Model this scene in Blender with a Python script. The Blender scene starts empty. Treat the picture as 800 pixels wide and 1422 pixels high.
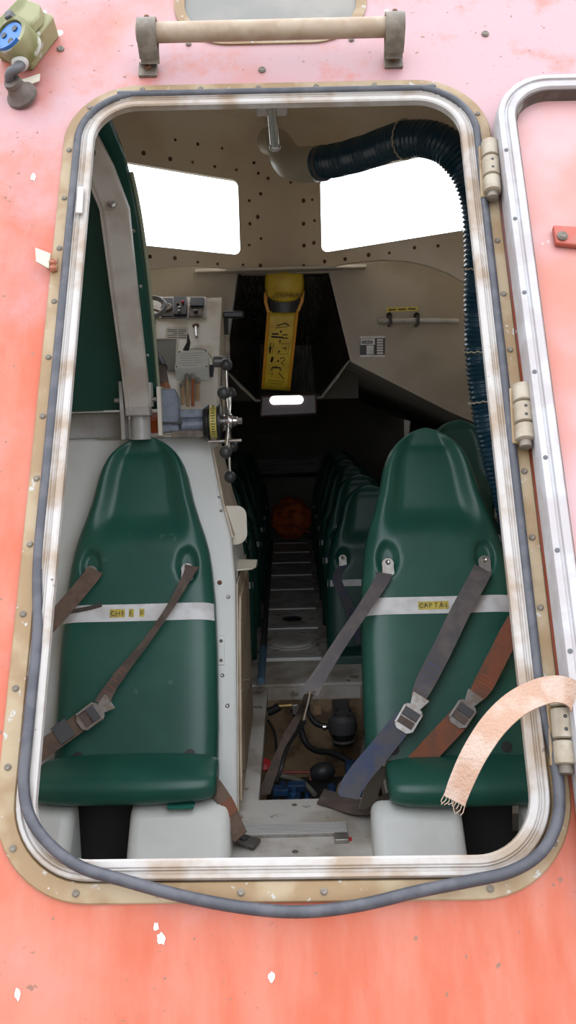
import bpy, bmesh, math, random
from mathutils import Vector, Matrix, noise
from math import sin, cos, pi, radians, sqrt, atan, tan

random.seed(7)
SC = bpy.context.scene
COL = SC.collection
V = Vector

# ------------------------------------------------------------------ camera
FPX = 1250.0
_p, _r, _y = atan(159 / FPX), radians(1.55), radians(0.37)
_f = V((0, cos(_p), -sin(_p))); _u0 = V((0, sin(_p), cos(_p))); _r0 = V((1, 0, 0))
_u = _u0 * cos(_r) + _r0 * sin(_r); _rt = _r0 * cos(_r) - _u0 * sin(_r)
_RZ = Matrix.Rotation(_y, 3, 'Z')
CF, CU, CR = _RZ @ _f, _RZ @ _u, _RZ @ _rt
CAM = V((0, 0, 1.14))
cd = bpy.data.cameras.new('camera'); cam = bpy.data.objects.new('camera', cd); COL.objects.link(cam)
cd.sensor_fit = 'VERTICAL'; cd.sensor_height = 36.0; cd.lens = 36.0 * FPX / 1422
cd.clip_start = 0.02
M = Matrix((CR, CU, -CF)).transposed().to_4x4(); M.translation = CAM
cam.matrix_world = M
SC.camera = cam

# ------------------------------------------------------------------ sky and exposure
wd = bpy.data.worlds.new('overcast_sky'); SC.world = wd; wd.use_nodes = True
nt = wd.node_tree; nt.nodes.clear()
wo = nt.nodes.new('ShaderNodeOutputWorld'); bg = nt.nodes.new('ShaderNodeBackground')
tc = nt.nodes.new('ShaderNodeTexCoord'); sx = nt.nodes.new('ShaderNodeSeparateXYZ'); rp = nt.nodes.new('ShaderNodeValToRGB')
mr = nt.nodes.new('ShaderNodeMapRange'); mr.inputs[1].default_value = -1; mr.inputs[2].default_value = 1
nt.links.new(tc.outputs['Generated'], sx.inputs[0]); nt.links.new(sx.outputs['Z'], mr.inputs[0])
nt.links.new(mr.outputs[0], rp.inputs[0]); nt.links.new(rp.outputs[0], bg.inputs[0]); nt.links.new(bg.outputs[0], wo.inputs[0])
e = rp.color_ramp.elements
e[0].position = 0.0; e[0].color = (.30, .28, .26, 1)
e[1].position = 1.0; e[1].color = (1.2, 1.26, 1.36, 1)
k = rp.color_ramp.elements.new(0.485); k.color = (.33, .31, .29, 1)
k = rp.color_ramp.elements.new(0.515); k.color = (.89, .935, 1.0, 1)
mr2 = nt.nodes.new('ShaderNodeMapRange'); mr2.inputs[1].default_value = -.3; mr2.inputs[2].default_value = 1; mr2.inputs[3].default_value = 2.75; mr2.inputs[4].default_value = 4.6
nt.links.new(sx.outputs['Y'], mr2.inputs[0]); nt.links.new(mr2.outputs[0], bg.inputs[1])   # sky made stronger ahead of the bow to brighten the inside
vs = SC.view_settings
SC.display_settings.display_device = 'sRGB'
vs.view_transform = 'Standard'; vs.look = 'None'; vs.gamma = 1.0; vs.use_curve_mapping = False
vs.exposure = 0.0

# ------------------------------------------------------------------ planes used to place things
def ray(x, y): return CF + CR * ((x - 400) / FPX) + CU * (-(y - 711) / FPX)
def atY(x, y, Y): d = ray(x, y); return CAM + d * ((Y - CAM.y) / d.y)
def atZ(x, y, Z): d = ray(x, y); return CAM + d * ((Z - CAM.z) / d.z)
def on(x, y, O, n):
    d = ray(x, y); return CAM + d * ((O - CAM).dot(n) / d.dot(n))
# hull plane
DO = CAM + CF * 1.5
_L = radians(28.7)
DN = V((0, -cos(_L), sin(_L)))
DU = V((.011, sin(_L), cos(_L))).normalized()
DS = DU.cross(DN).normalized(); DS = DS if DS.x > 0 else -DS
def D(s, t, n=0.0): return DO + DS * s + DU * t + DN * n
def dpx(x, y, n=0.0):
    q = on(x, y, DO + DN * n, DN) - DO; return (q.dot(DS), q.dot(DU))
def Dp(x, y, n=0.0): return D(*dpx(x, y, n), n)
# seat-back plane
SL = radians(24.7)
SU = V((0, sin(SL), cos(SL))); SN = V((0, -cos(SL), sin(SL))); SO = V((0, 2.28, .18)); SX = V((1, 0, 0))
def S(x, t, n=0.0): return SO + SX * x + SU * t + SN * n
def Sp(x, y, n=0.0): return on(x, y, SO + SN * n, SN)
# helm console plane
HO = V((0, 2.80, 1.03)); HU = V((0, .5, .47)).normalized(); HN = V((0, -.47, .5)).normalized()
def Hp(x, y, n=0.0): return on(x, y, HO + HN * n, HN)

# ------------------------------------------------------------------ materials
MATS = {}
def mat(name, col, rough=.5, metal=0.0, col2=None, scale=6.0, lo=.42, hi=.62, spot=None, spot_scale=30.0, spot_th=.66,
        bump=0.0, bump_scale=60.0, spec=.5, emit=None, stretch=None, detail=5.0):
    if name in MATS: return MATS[name]
    m = bpy.data.materials.new(name); m.use_nodes = True; n = m.node_tree; b = n.nodes['Principled BSDF']
    b.inputs['Roughness'].default_value = rough; b.inputs['Metallic'].default_value = metal
    b.inputs['Specular IOR Level'].default_value = spec
    c4 = (*col, 1); b.inputs['Base Color'].default_value = c4
    g = n.nodes.new('ShaderNodeNewGeometry')
    src = g.outputs['Position']
    if stretch:
        mp = n.nodes.new('ShaderNodeMapping'); mp.inputs['Scale'].default_value = stretch
        n.links.new(src, mp.inputs[0]); src = mp.outputs[0]
    last = None
    def noise_(sc, det=detail):
        t = n.nodes.new('ShaderNodeTexNoise'); t.inputs['Scale'].default_value = sc; t.inputs['Detail'].default_value = det
        n.links.new(src, t.inputs['Vector']); return t.outputs['Fac']
    def mix(fac, a, bcol):
        x = n.nodes.new('ShaderNodeMix'); x.data_type = 'RGBA'
        n.links.new(fac, x.inputs[0])
        if isinstance(a, tuple): x.inputs[6].default_value = a
        else: n.links.new(a, x.inputs[6])
        x.inputs[7].default_value = (*bcol, 1); return x.outputs[2]
    def rng(v, a, c):
        r = n.nodes.new('ShaderNodeMapRange'); r.inputs[1].default_value = a; r.inputs[2].default_value = c
        r.interpolation_type = 'SMOOTHSTEP'
        n.links.new(v, r.inputs[0]); return r.outputs[0]
    if col2: last = mix(rng(noise_(scale), lo, hi), c4, col2)
    if spot: last = mix(rng(noise_(spot_scale, 3), spot_th, spot_th + .06), last or c4, spot)
    if last: n.links.new(last, b.inputs['Base Color'])
    if bump:
        bp = n.nodes.new('ShaderNodeBump'); bp.inputs['Strength'].default_value = bump; bp.inputs['Distance'].default_value = .004
        n.links.new(noise_(bump_scale), bp.inputs['Height']); n.links.new(bp.outputs[0], b.inputs['Normal'])
    if emit:
        b.inputs['Emission Color'].default_value = (*emit[0], 1); b.inputs['Emission Strength'].default_value = emit[1]
    MATS[name] = m; return m

def hull_mat():
    m = bpy.data.materials.new('red_gelcoat_bleach_and_haze'); m.use_nodes = True; n = m.node_tree; b = n.nodes['Principled BSDF']
    b.inputs['Roughness'].default_value = .42; b.inputs['Specular IOR Level'].default_value = .5
    g = n.nodes.new('ShaderNodeNewGeometry'); sp = n.nodes.new('ShaderNodeSeparateXYZ'); n.links.new(g.outputs['Position'], sp.inputs[0])
    def nz(sc, det=5, vec=None, rough=.55):
        t = n.nodes.new('ShaderNodeTexNoise'); t.inputs['Scale'].default_value = sc; t.inputs['Detail'].default_value = det; t.inputs['Roughness'].default_value = rough
        n.links.new(vec or g.outputs['Position'], t.inputs['Vector']); return t.outputs['Fac']
    def rng(v, a, c, d0=0, d1=1):
        r = n.nodes.new('ShaderNodeMapRange'); r.interpolation_type = 'SMOOTHSTEP'
        r.inputs[1].default_value = a; r.inputs[2].default_value = c; r.inputs[3].default_value = d0; r.inputs[4].default_value = d1
        n.links.new(v, r.inputs[0]); return r.outputs[0]
    def mth(op, a, c):
        x = n.nodes.new('ShaderNodeMath'); x.operation = op
        for i, q in enumerate((a, c)):
            if isinstance(q, (int, float)): x.inputs[i].default_value = q
            else: n.links.new(q, x.inputs[i])
        return x.outputs[0]
    def mix(fac, a, c):
        x = n.nodes.new('ShaderNodeMix'); x.data_type = 'RGBA'; n.links.new(fac, x.inputs[0])
        for i, q in ((6, a), (7, c)):
            if isinstance(q, tuple): x.inputs[i].default_value = (*q, 1)
            else: n.links.new(q, x.inputs[i])
        return x.outputs[2]
    mp = n.nodes.new('ShaderNodeMapping'); mp.inputs['Scale'].default_value = (3.2, 1.0, .7); n.links.new(g.outputs['Position'], mp.inputs[0])
    base = mix(rng(nz(3.4, 7, mp.outputs[0], .62), .36, .64), (.39, .068, .022), (.42, .118, .070))
    base = mix(rng(nz(5.5, 7, None, .65), .54, .72, 0, .7), base, (.41, .066, .020))
    base = mix(rng(nz(2.2, 5), .52, .68, 0, .6), base, (.43, .145, .095))
    # chalky bleaching in patches, plus sky reflection and haze painted in towards the top
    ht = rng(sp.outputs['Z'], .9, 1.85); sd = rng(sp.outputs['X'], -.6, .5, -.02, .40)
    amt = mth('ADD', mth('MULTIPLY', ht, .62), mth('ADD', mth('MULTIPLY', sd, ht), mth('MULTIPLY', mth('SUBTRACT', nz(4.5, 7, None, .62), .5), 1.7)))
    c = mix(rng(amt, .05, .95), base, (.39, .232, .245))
    c = mix(rng(nz(8, 7, None, .66), .53, .72, 0, .62), c, (.44, .095, .045))
    c = mix(rng(nz(55, 2), .70, .74), c, (.20, .09, .055))
    c = mix(rng(nz(120, 2), .68, .74, 0, .5), c, (.24, .08, .04))
    c = mix(rng(nz(19, 1), .775, .79), c, (.55, .50, .49))
    n.links.new(c, b.inputs['Base Color'])
    bp = n.nodes.new('ShaderNodeBump'); bp.inputs['Strength'].default_value = .12; bp.inputs['Distance'].default_value = .003
    n.links.new(nz(26, 5), bp.inputs['Height']); n.links.new(bp.outputs[0], b.inputs['Normal'])
    return m

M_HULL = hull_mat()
M_PANEL = mat('pink_door_panel', (.45, .15, .105), .4, col2=(.47, .29, .30), scale=2.2, lo=.36, hi=.6, spot=(.5, .46, .45), spot_scale=40, spot_th=.72)
M_TAN = mat('weathered_tan_flange', (.225, .142, .066), .55, col2=(.30, .225, .135), scale=11, spot=(.36, .34, .31), spot_scale=60, spot_th=.65, bump=.2)
M_LIP = mat('oxidised_aluminium', (.38, .355, .335), .45, .1, col2=(.26, .195, .14), scale=13, lo=.42, hi=.66, spot=(.13, .09, .075), spot_scale=70, spot_th=.72, bump=.2)
M_DOORLIP = mat('bright_door_aluminium', (.39, .385, .395), .4, .15, col2=(.33, .30, .30), scale=16, spot=(.25, .22, .24), spot_scale=60, spot_th=.73)
M_RUB = mat('grey_rubber', (.038, .039, .048), .5, col2=(.06, .06, .07), scale=30)
M_BLKR = mat('black_rubber', (.018, .018, .02), .5)
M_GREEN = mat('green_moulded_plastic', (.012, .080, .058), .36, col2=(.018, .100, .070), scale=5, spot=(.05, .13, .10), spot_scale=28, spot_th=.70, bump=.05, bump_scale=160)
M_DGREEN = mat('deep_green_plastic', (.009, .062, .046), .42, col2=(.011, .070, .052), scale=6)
M_WHITE = mat('white_grp', (.70, .71, .68), .4, col2=(.62, .61, .56), scale=5, lo=.5, hi=.75)
M_PLAST = mat('milky_plastic_box', (.72, .74, .71), .42, col2=(.66, .67, .63), scale=6)
M_BEIGE = mat('beige_gelcoat', (.74, .64, .50), .38, col2=(.66, .53, .38), scale=4, lo=.45, hi=.75, bump=.10, bump_scale=40)  # raised for the brighter light on the window wall
M_CONS = mat('grubby_cream_console', (.70, .65, .55), .45, col2=(.48, .37, .24), scale=9, lo=.5, hi=.72)
M_SIDE = mat('dusty_beige_board', (.58, .51, .41), .6, col2=(.46, .38, .28), scale=8)
M_CABIN = mat('shade_dark_olive_grey', (.20, .185, .155), .6, col2=(.16, .147, .12), scale=4)  # lack of light in the cabin put into a darker colour
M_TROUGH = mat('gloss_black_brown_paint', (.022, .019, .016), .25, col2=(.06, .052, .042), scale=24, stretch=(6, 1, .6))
M_FLOOR = mat('grimy_deck_paint', (.62, .59, .545), .6, col2=(.38, .33, .27), scale=6, lo=.42, hi=.66, spot=(.25, .20, .15), spot_scale=16, spot_th=.62, bump=.15)
M_TREAD = mat('worn_tread_paint', (.56, .54, .51), .5, col2=(.40, .37, .33), scale=9)
M_NOSE = mat('bare_aluminium_nosing', (.60, .59, .57), .5, .2)
M_PIT = mat('stained_plywood', (.36, .25, .145), .7, col2=(.15, .10, .06), scale=10, spot=(.36, .25, .13), spot_scale=35, spot_th=.66, bump=.3)
M_STEEL = mat('galvanised_steel', (.42, .41, .39), .4, .7, col2=(.34, .30, .26), scale=30)
M_CHROME = mat('polished_steel', (.62, .60, .57), .22, .95)
M_RAIL = mat('weathered_grey_tube', (.34, .265, .19), .55, col2=(.29, .21, .14), scale=25, bump=.15)
M_BRK = mat('corroded_bronze_bracket', (.13, .11, .088), .55, .2, col2=(.19, .16, .125), scale=40, bump=.2)
M_RUST = mat('rusty_iron', (.16, .065, .03), .8, col2=(.06, .03, .018), scale=60)
M_RUSTRED = mat('copper_red_screw', (.34, .12, .07), .6)
M_BLACK = mat('black_plastic', (.016, .016, .017), .4)
M_KNOB = mat('dull_black_knob', (.045, .045, .046), .42)
M_HOSE = mat('navy_ribbed_plastic', (.012, .045, .072), .28)
M_ADAPT = mat('yellowed_plastic_spigot', (.40, .36, .27), .4)
M_CHAIN = mat('pale_cord', (.45, .41, .30), .6)
M_YEL = mat('yellow_pvc_fabric', (.62, .44, .025), .45, col2=(.52, .34, .02), scale=14)
M_YORG = mat('orange_yellow_binding', (.60, .27, .012), .5)
M_INK = mat('black_print', (.012, .012, .012), .6)
M_TILE = mat('yellow_letter_tile', (.62, .50, .08), .5, col2=(.42, .33, .07), scale=80)
M_TAPE = mat('white_tape', (.72, .72, .72), .55, col2=(.60, .58, .57), scale=20)
M_BR = mat('brown_webbing', (.16, .105, .075), .8, col2=(.12, .08, .06), scale=30, bump=.5, bump_scale=300)
M_BR2 = mat('dusky_brown_webbing', (.115, .085, .072), .8, col2=(.16, .12, .10), scale=20, bump=.5, bump_scale=300)
M_GREYW = mat('grey_webbing', (.115, .105, .11), .8, col2=(.16, .14, .13), scale=18, bump=.5, bump_scale=300)
M_BLUEW = mat('faded_blue_webbing', (.065, .085, .155), .8, col2=(.10, .10, .115), lo=.35, hi=.6, scale=18, bump=.5, bump_scale=300)
M_ORW = mat('faded_orange_webbing', (.26, .09, .045), .8, col2=(.19, .085, .055), scale=18, bump=.5, bump_scale=300)
M_PINKW = mat('bleached_pink_webbing', (.35, .215, .15), .85, col2=(.40, .29, .23), scale=22, bump=.8, bump_scale=220)
M_ORTH = mat('orange_stitching', (.42, .12, .06), .8)
M_BLUETH = mat('blue_stitching', (.08, .11, .28), .8)
M_BLUEGREY = mat('blue_grey_cast_metal', (.20, .23, .29), .45, .2, col2=(.15, .17, .21), scale=40, bump=.2)
M_JBOX = mat('pale_grey_box_plastic', (.58, .59, .55), .45)
M_PAPER = mat('yellowed_paper_label', (.58, .54, .44), .6)
M_COPPER = mat('tan_cable', (.42, .27, .14), .5); M_CABR = mat('red_brown_cable', (.36, .11, .05), .5); M_CABG = mat('green_grey_cable', (.16, .19, .13), .5)
M_ORANGE = mat('orange_plastic', (.55, .11, .02), .5, col2=(.45, .08, .015), scale=12)
M_DORANGE = mat('dirty_orange_fabric', (.80, .19, .045), .75, col2=(.50, .09, .03), scale=12)
M_BLUE = mat('blue_engine_paint', (.03, .10, .24), .45, col2=(.02, .05, .12), scale=15)
M_BLUEP = mat('pale_blue_pole', (.12, .22, .32), .5)
M_RED = mat('red_plastic', (.55, .02, .025), .4)
M_OLIVE = mat('moss_stained_grey_plastic', (.23, .22, .11), .55, col2=(.12, .125, .035), scale=14, spot=(.34, .34, .29), spot_scale=20, spot_th=.58)
M_SOCK = mat('blue_socket_plastic', (.02, .13, .42), .35)
M_GLAND = mat('white_nylon', (.45, .44, .41), .45)
M_BROWNR = mat('perished_brown_rubber', (.07, .052, .042), .7, col2=(.11, .085, .07), scale=25)
M_CABLE = mat('dark_grey_cable', (.075, .075, .08), .55)
M_GREYP = mat('grey_scuffed_pane', (.15, .145, .13), .45, col2=(.20, .185, .16), scale=6)
M_ROPE = mat('dull_grey_rope', (.42, .42, .37), .8)
M_LAMP = mat('lamp_diffuser', (.9, .9, .9), .4, emit=((1, 1, .98), 5.0))
M_GREYM = mat('grey_painted_metal', (.44, .44, .43), .4, .1, col2=(.36, .34, .31), scale=10, bump=.05)
M_BELTMET = mat('nickel_buckle', (.50, .49, .47), .32, .75, col2=(.42, .36, .31), scale=50)
M_BLOCK = mat('oily_engine_iron', (.03, .03, .032), .45)
def glass():
    m = bpy.data.materials.new('clear_window_glass'); m.use_nodes = True; n = m.node_tree; n.nodes.clear()
    o = n.nodes.new('ShaderNodeOutputMaterial'); t = n.nodes.new('ShaderNodeBsdfTransparent'); g = n.nodes.new('ShaderNodeBsdfGlossy')
    t.inputs[0].default_value = (.95, .97, .97, 1); g.inputs['Roughness'].default_value = .03
    x = n.nodes.new('ShaderNodeMixShader'); x.inputs[0].default_value = .06
    n.links.new(t.outputs[0], x.inputs[1]); n.links.new(g.outputs[0], x.inputs[2]); n.links.new(x.outputs[0], o.inputs[0]); return m
M_GLASS = glass()

# ------------------------------------------------------------------ mesh builder
WLOC = {}
class MB:
    def __init__(s): s.v = []; s.f = []; s.mi = []; s.m = 0
    def add(s, vs, fs):
        o = len(s.v); s.v += [V(q) for q in vs]; s.f += [[i + o for i in f] for f in fs]; s.mi += [s.m] * len(fs); return s
    def box(s, c, hx, hy, hz, ax=V((1, 0, 0)), ay=V((0, 1, 0)), az=V((0, 0, 1))):
        c = V(c); vs = [c + ax * (i * hx) + ay * (j * hy) + az * (k * hz) for k in (-1, 1) for j in (-1, 1) for i in (-1, 1)]
        return s.add(vs, [(0, 2, 3, 1), (4, 5, 7, 6), (0, 1, 5, 4), (2, 6, 7, 3), (0, 4, 6, 2), (1, 3, 7, 5)])
    def bx(s, x0, x1, y0, y1, z0, z1): return s.box(((x0 + x1) / 2, (y0 + y1) / 2, (z0 + z1) / 2), (x1 - x0) / 2, (y1 - y0) / 2, (z1 - z0) / 2)
    def tube(s, pts, r, seg=10, closed=False, cap=True):
        pts = [V(q) for q in pts]; n = len(pts); rs = r if isinstance(r, (list, tuple)) else [r] * n
        rings = []; prev = None
        for i, q in enumerate(pts):
            a = pts[(i - 1) % n] if (closed or i > 0) else q; b = pts[(i + 1) % n] if (closed or i < n - 1) else q
            d = (b - a).normalized()
            if prev is None:
                h = V((0, 0, 1)) if abs(d.z) < .9 else V((1, 0, 0)); x = d.cross(h).normalized()
            else:
                x = (prev - d * prev.dot(d)).normalized()
            prev = x; y = d.cross(x)
            rings.append([q + (x * cos(2 * pi * j / seg) + y * sin(2 * pi * j / seg)) * rs[i] for j in range(seg)])
        vs = [q for R in rings for q in R]; fs = []
        for i in range(n if closed else n - 1):
            for j in range(seg):
                a = i * seg + j; b = i * seg + (j + 1) % seg; i2 = (i + 1) % n
                fs.append((a, b, i2 * seg + (j + 1) % seg, i2 * seg + j))
        if cap and not closed:
            fs.append(tuple(range(seg - 1, -1, -1))); fs.append(tuple((n - 1) * seg + j for j in range(seg)))
        return s.add(vs, fs)
    def cyl(s, a, b, r, seg=20, r2=None): return s.tube([a, b], [r, r if r2 is None else r2], seg)
    def lathe(s, o, axis, prof, seg):
        axis = V(axis).normalized(); h = V((0, 0, 1)) if abs(axis.z) < .9 else V((1, 0, 0)); x = axis.cross(h).normalized(); y = axis.cross(x)
        vs = [V(o) + axis * hh + (x * cos(2 * pi * j / seg) + y * sin(2 * pi * j / seg)) * max(r, 1e-4) for hh, r in prof for j in range(seg)]
        fs = [(i * seg + j, i * seg + (j + 1) % seg, (i + 1) * seg + (j + 1) % seg, (i + 1) * seg + j) for i in range(len(prof) - 1) for j in range(seg)]
        fs.append(tuple(range(seg - 1, -1, -1))); fs.append(tuple((len(prof) - 1) * seg + j for j in range(seg)))
        return s.add(vs, fs)
    def prism(s, pts, d):
        pts = [V(q) for q in pts]; d = V(d); n = len(pts)
        vs = pts + [q + d for q in pts]
        return s.add(vs, [tuple(range(n - 1, -1, -1)), tuple(range(n, 2 * n))] + [(i, (i + 1) % n, n + (i + 1) % n, n + i) for i in range(n)])
    def ball(s, c, r, seg=16, rings=10, sc=(1, 1, 1)):
        c = V(c); vs = [c + V((0, 0, r * sc[2]))]
        for i in range(1, rings):
            a = pi * i / rings
            vs += [c + V((r * sc[0] * sin(a) * cos(2 * pi * j / seg), r * sc[1] * sin(a) * sin(2 * pi * j / seg), r * sc[2] * cos(a))) for j in range(seg)]
        vs.append(c - V((0, 0, r * sc[2]))); fs = [(0, 1 + j, 1 + (j + 1) % seg) for j in range(seg)]
        for i in range(rings - 2):
            for j in range(seg):
                a = 1 + i * seg + j; b = 1 + i * seg + (j + 1) % seg; fs.append((a, a + seg, b + seg, b))
        L = len(vs) - 1; o = 1 + (rings - 2) * seg
        fs += [(o + j, L, o + (j + 1) % seg) for j in range(seg)]
        return s.add(vs, fs)
    def grid(s, rows, close=False):
        n = len(rows); m = len(rows[0]); fs = []
        for i in range(n - 1):
            for j in range(m if close else m - 1):
                fs.append((i * m + j, i * m + (j + 1) % m, (i + 1) * m + (j + 1) % m, (i + 1) * m + j))
        return s.add([q for r in rows for q in r], fs)
    def ribbon(s, pts, wd, th, nrm=None):
        """webbing: pts centre line, wd half width vectors (one each), th thickness"""
        pts = [V(q) for q in pts]; n = len(pts); A = []
        for i, q in enumerate(pts):
            d = (pts[min(i + 1, n - 1)] - pts[max(i - 1, 0)]).normalized(); w = V(wd[i]); nn = d.cross(w).normalized() * (th / 2)
            A.append([q - w + nn, q + w + nn, q + w - nn, q - w - nn])
        s.grid(A, close=True); o = len(s.v) - 4 * n
        s.f += [[o + 3, o + 2, o + 1, o], [o + 4 * n - 4, o + 4 * n - 3, o + 4 * n - 2, o + 4 * n - 1]]; s.mi += [s.m] * 2
        return s
    def build(s, name, mats, parent=None, loc=None, bevel=0, bseg=2, sub=0, solid=0, ang=38, flat=False):
        me = bpy.data.meshes.new(name)
        if parent is not None: o0 = WLOC[parent]
        elif loc is not None: o0 = V(loc)
        else:
            mn = V((min(q.x for q in s.v), min(q.y for q in s.v), min(q.z for q in s.v))); mx = V((max(q.x for q in s.v), max(q.y for q in s.v), max(q.z for q in s.v)))
            o0 = V(((mn.x + mx.x) / 2, (mn.y + mx.y) / 2, mn.z))
        me.from_pydata([q - o0 for q in s.v], [], s.f)
        bm = bmesh.new(); bm.from_mesh(me); bmesh.ops.recalc_face_normals(bm, faces=bm.faces); bm.to_mesh(me); bm.free()
        mats = mats if isinstance(mats, (list, tuple)) else [mats]
        for m_ in mats: me.materials.append(m_)
        if len(mats) > 1: me.polygons.foreach_set('material_index', s.mi)
        if not flat:
            me.polygons.foreach_set('use_smooth', [True] * len(me.polygons)); me.set_sharp_from_angle(angle=radians(ang))
        o = bpy.data.objects.new(name, me); COL.objects.link(o)
        if parent is not None: o.parent = parent
        else: o.location = o0
        WLOC[o] = o0
        if solid: md = o.modifiers.new('solid', 'SOLIDIFY'); md.thickness = solid; md.offset = 0
        if bevel: md = o.modifiers.new('bevel', 'BEVEL'); md.width = bevel; md.segments = bseg; md.limit_method = 'ANGLE'; md.angle_limit = radians(40)
        if sub: md = o.modifiers.new('sub', 'SUBSURF'); md.levels = sub; md.render_levels = sub
        return o

def tag(o, label, cat, group=None, kind=None):
    o['label'] = label; o['category'] = cat
    if group: o['group'] = group
    if kind: o['kind'] = kind
    return o
def struct(o, label, cat): return tag(o, label, cat, None, 'structure')
def thing(name, loc, label, cat, group=None):
    o = bpy.data.objects.new(name, None); COL.objects.link(o); o.location = V(loc); o.empty_display_size = .05
    WLOC[o] = V(loc); return tag(o, label, cat, group)
def copy_tree(o, parent=None):
    c = o.copy(); COL.objects.link(c)
    if parent is not None: c.parent = parent
    WLOC[c] = WLOC[o]
    for ch in list(o.children): copy_tree(ch, c)
    return c
def cut(o, mb):
    """bake a boolean cut into the mesh; the cutter is removed at once"""
    c = mb.build('cut', M_BLACK, loc=(0, 0, 0)); md = o.modifiers.new('b', 'BOOLEAN'); md.operation = 'DIFFERENCE'; md.solver = 'EXACT'; md.object = c
    dg = bpy.context.evaluated_depsgraph_get(); dg.update(); me = bpy.data.meshes.new_from_object(o.evaluated_get(dg))
    o.modifiers.remove(md); old = o.data; o.data = me; bpy.data.meshes.remove(old)
    cm = c.data; bpy.data.objects.remove(c); bpy.data.meshes.remove(cm)
    me.polygons.foreach_set('use_smooth', [True] * len(me.polygons)); me.set_sharp_from_angle(angle=radians(30))
def rrect(x0, x1, y0, y1, r, seg=10):
    out = []
    for cx, cy, a0 in ((x1 - r, y1 - r, 0), (x0 + r, y1 - r, 90), (x0 + r, y0 + r, 180), (x1 - r, y0 + r, 270)):
        for i in range(seg + 1):
            a = radians(a0 + 90 * i / seg); out.append((cx + r * cos(a), cy + r * sin(a)))
    return out
def smooth(a, b, x):
    t = max(0, min(1, (x - a) / (b - a))); return t * t * (3 - 2 * t)
def interp(tab, x):
    for (a, p), (b, q) in zip(tab, tab[1:]):
        if x <= b: return p + (q - p) * (x - a) / (b - a)
    return tab[-1][1]
def spline(pts, k=6):
    pts = [V(q) for q in pts]; out = []; n = len(pts)
    for i in range(n - 1):
        a = pts[max(i - 1, 0)]; b = pts[i]; c = pts[i + 1]; d = pts[min(i + 2, n - 1)]
        for j in range(k):
            t = j / k; out.append(.5 * ((2 * b) + (c - a) * t + (2 * a - 5 * b + 4 * c - d) * t * t + (3 * b - a - 3 * c + d) * t ** 3))
    out.append(pts[-1]); return out
_txt = {}
def text_into(mb, body, size, o, ux, uy, shear=0.0):
    """lettering as a flat mesh laid on a face, o = left end of the baseline"""
    cu = bpy.data.curves.new('t', 'FONT'); cu.body = body; cu.size = size; cu.shear = shear; cu.extrude = .0004; cu.resolution_u = 2
    ob = bpy.data.objects.new('t', cu); COL.objects.link(ob); dg = bpy.context.evaluated_depsgraph_get(); dg.update()
    me = bpy.data.meshes.new_from_object(ob.evaluated_get(dg)); uz = V(ux).cross(V(uy))
    mb.add([V(o) + V(ux) * q.co.x + V(uy) * q.co.y + uz * q.co.z for q in me.vertices], [list(p.vertices) for p in me.polygons])
    bpy.data.objects.remove(ob); bpy.data.curves.remove(cu); bpy.data.meshes.remove(me)
def screw(mb, c, n, r=.006, h=.003, seg=10):
    n = V(n).normalized(); mb.lathe(V(c), n, [(-.002, r), (h * .4, r), (h, r * .6), (h * .75, r * .25)], seg)

# ================================================================== SETTING: hull and hatch frame
S0, S1, T0, T1 = -.4375, .411, -.597, .941
mb = MB()
nA, nB = 0.0, -.035
mb.prism([D(-1.7, -1.85, nA), D(1.9, -1.85, nA), D(1.9, 1.75, nA), D(-1.7, 1.75, nA)], DN * nB)
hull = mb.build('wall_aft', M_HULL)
mb = MB(); mb.prism([D(a, b, .1) for a, b in rrect(S0 + .014, S1 - .014, T0 + .014, T1 - .014, .13)], DN * -.2); cut(hull, mb)
# upper porthole recess in the hull
mb = MB()
px_s0, px_t = dpx(240, 50)[0], dpx(375, 62)[1]
px_s1 = dpx(512, 50)[0]
mb.prism([D(a, b, .1) for a, b in rrect(px_s0 + .02, px_s1 - .02, px_t + .02, px_t + .36, .10)], DN * -.2); cut(hull, mb)
struct(hull, 'orange hull wall around the open hatchway, its pink from bleaching and painted sky haze', 'wall')

def ring(mb, x0, x1, y0, y1, r, prof, seg=12):
    rows = [[D(a, b, n) for a, b in rrect(x0 + d, x1 - d, y0 + d, y1 - d, max(r - d, .012), seg)] for d, n in prof]
    mb.grid(rows, close=True)
fr = thing('trim_1', D(0, T0, 0), 'tan and white metal frame lining the rounded hatch opening', 'frame'); fr['kind'] = 'structure'
mb = MB(); ring(mb, S0, S1, T0, T1, .145, [(0, -.004), (0, .005), (.002, .007), (.027, .007), (.029, .003), (.029, -.004)])
fl = mb.build('flange', M_TAN, fr); fl['label'] = 'tan weathered outer flange'
mb = MB(); ring(mb, S0, S1, T0, T1, .145, [(.029, -.004), (.031, .010), (.0335, .0125), (.038, .0125), (.040, .009), (.043, .009), (.045, .0125), (.047, .0105), (.049, .0125), (.057, .0125), (.060, .010), (.060, -.003), (.029, -.004)])
lp = mb.build('inner_lip', M_LIP, fr); lp['label'] = 'white oxidised aluminium lip'
# flange screws
def on_loop(x0, x1, y0, y1, r, step, off):
    L = rrect(x0, x1, y0, y1, r, 12); L.append(L[0]); out = []; acc = -off
    for (a, b), (c, d) in zip(L, L[1:]):
        l = sqrt((c - a) ** 2 + (d - b) ** 2); q = 0
        while acc + l - q >= 0 and acc + (l - q) >= step * 0 + 0:
            if acc < 0:
                need = -acc
                if need > l - q: break
                q += need; acc = 0; out.append((a + (c - a) * q / l, b + (d - b) * q / l)); acc = -step
            else: acc = -1e-9
        acc += l - q
    return out
for a, b in on_loop(S0 + .013, S1 - .013, T0 + .014, T1 - .014, .13, .118, .05):
    m_ = MB(); screw(m_, D(a, b, .007), DN, .0055, .003); m_.build('screw', M_BRK, fr)

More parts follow.
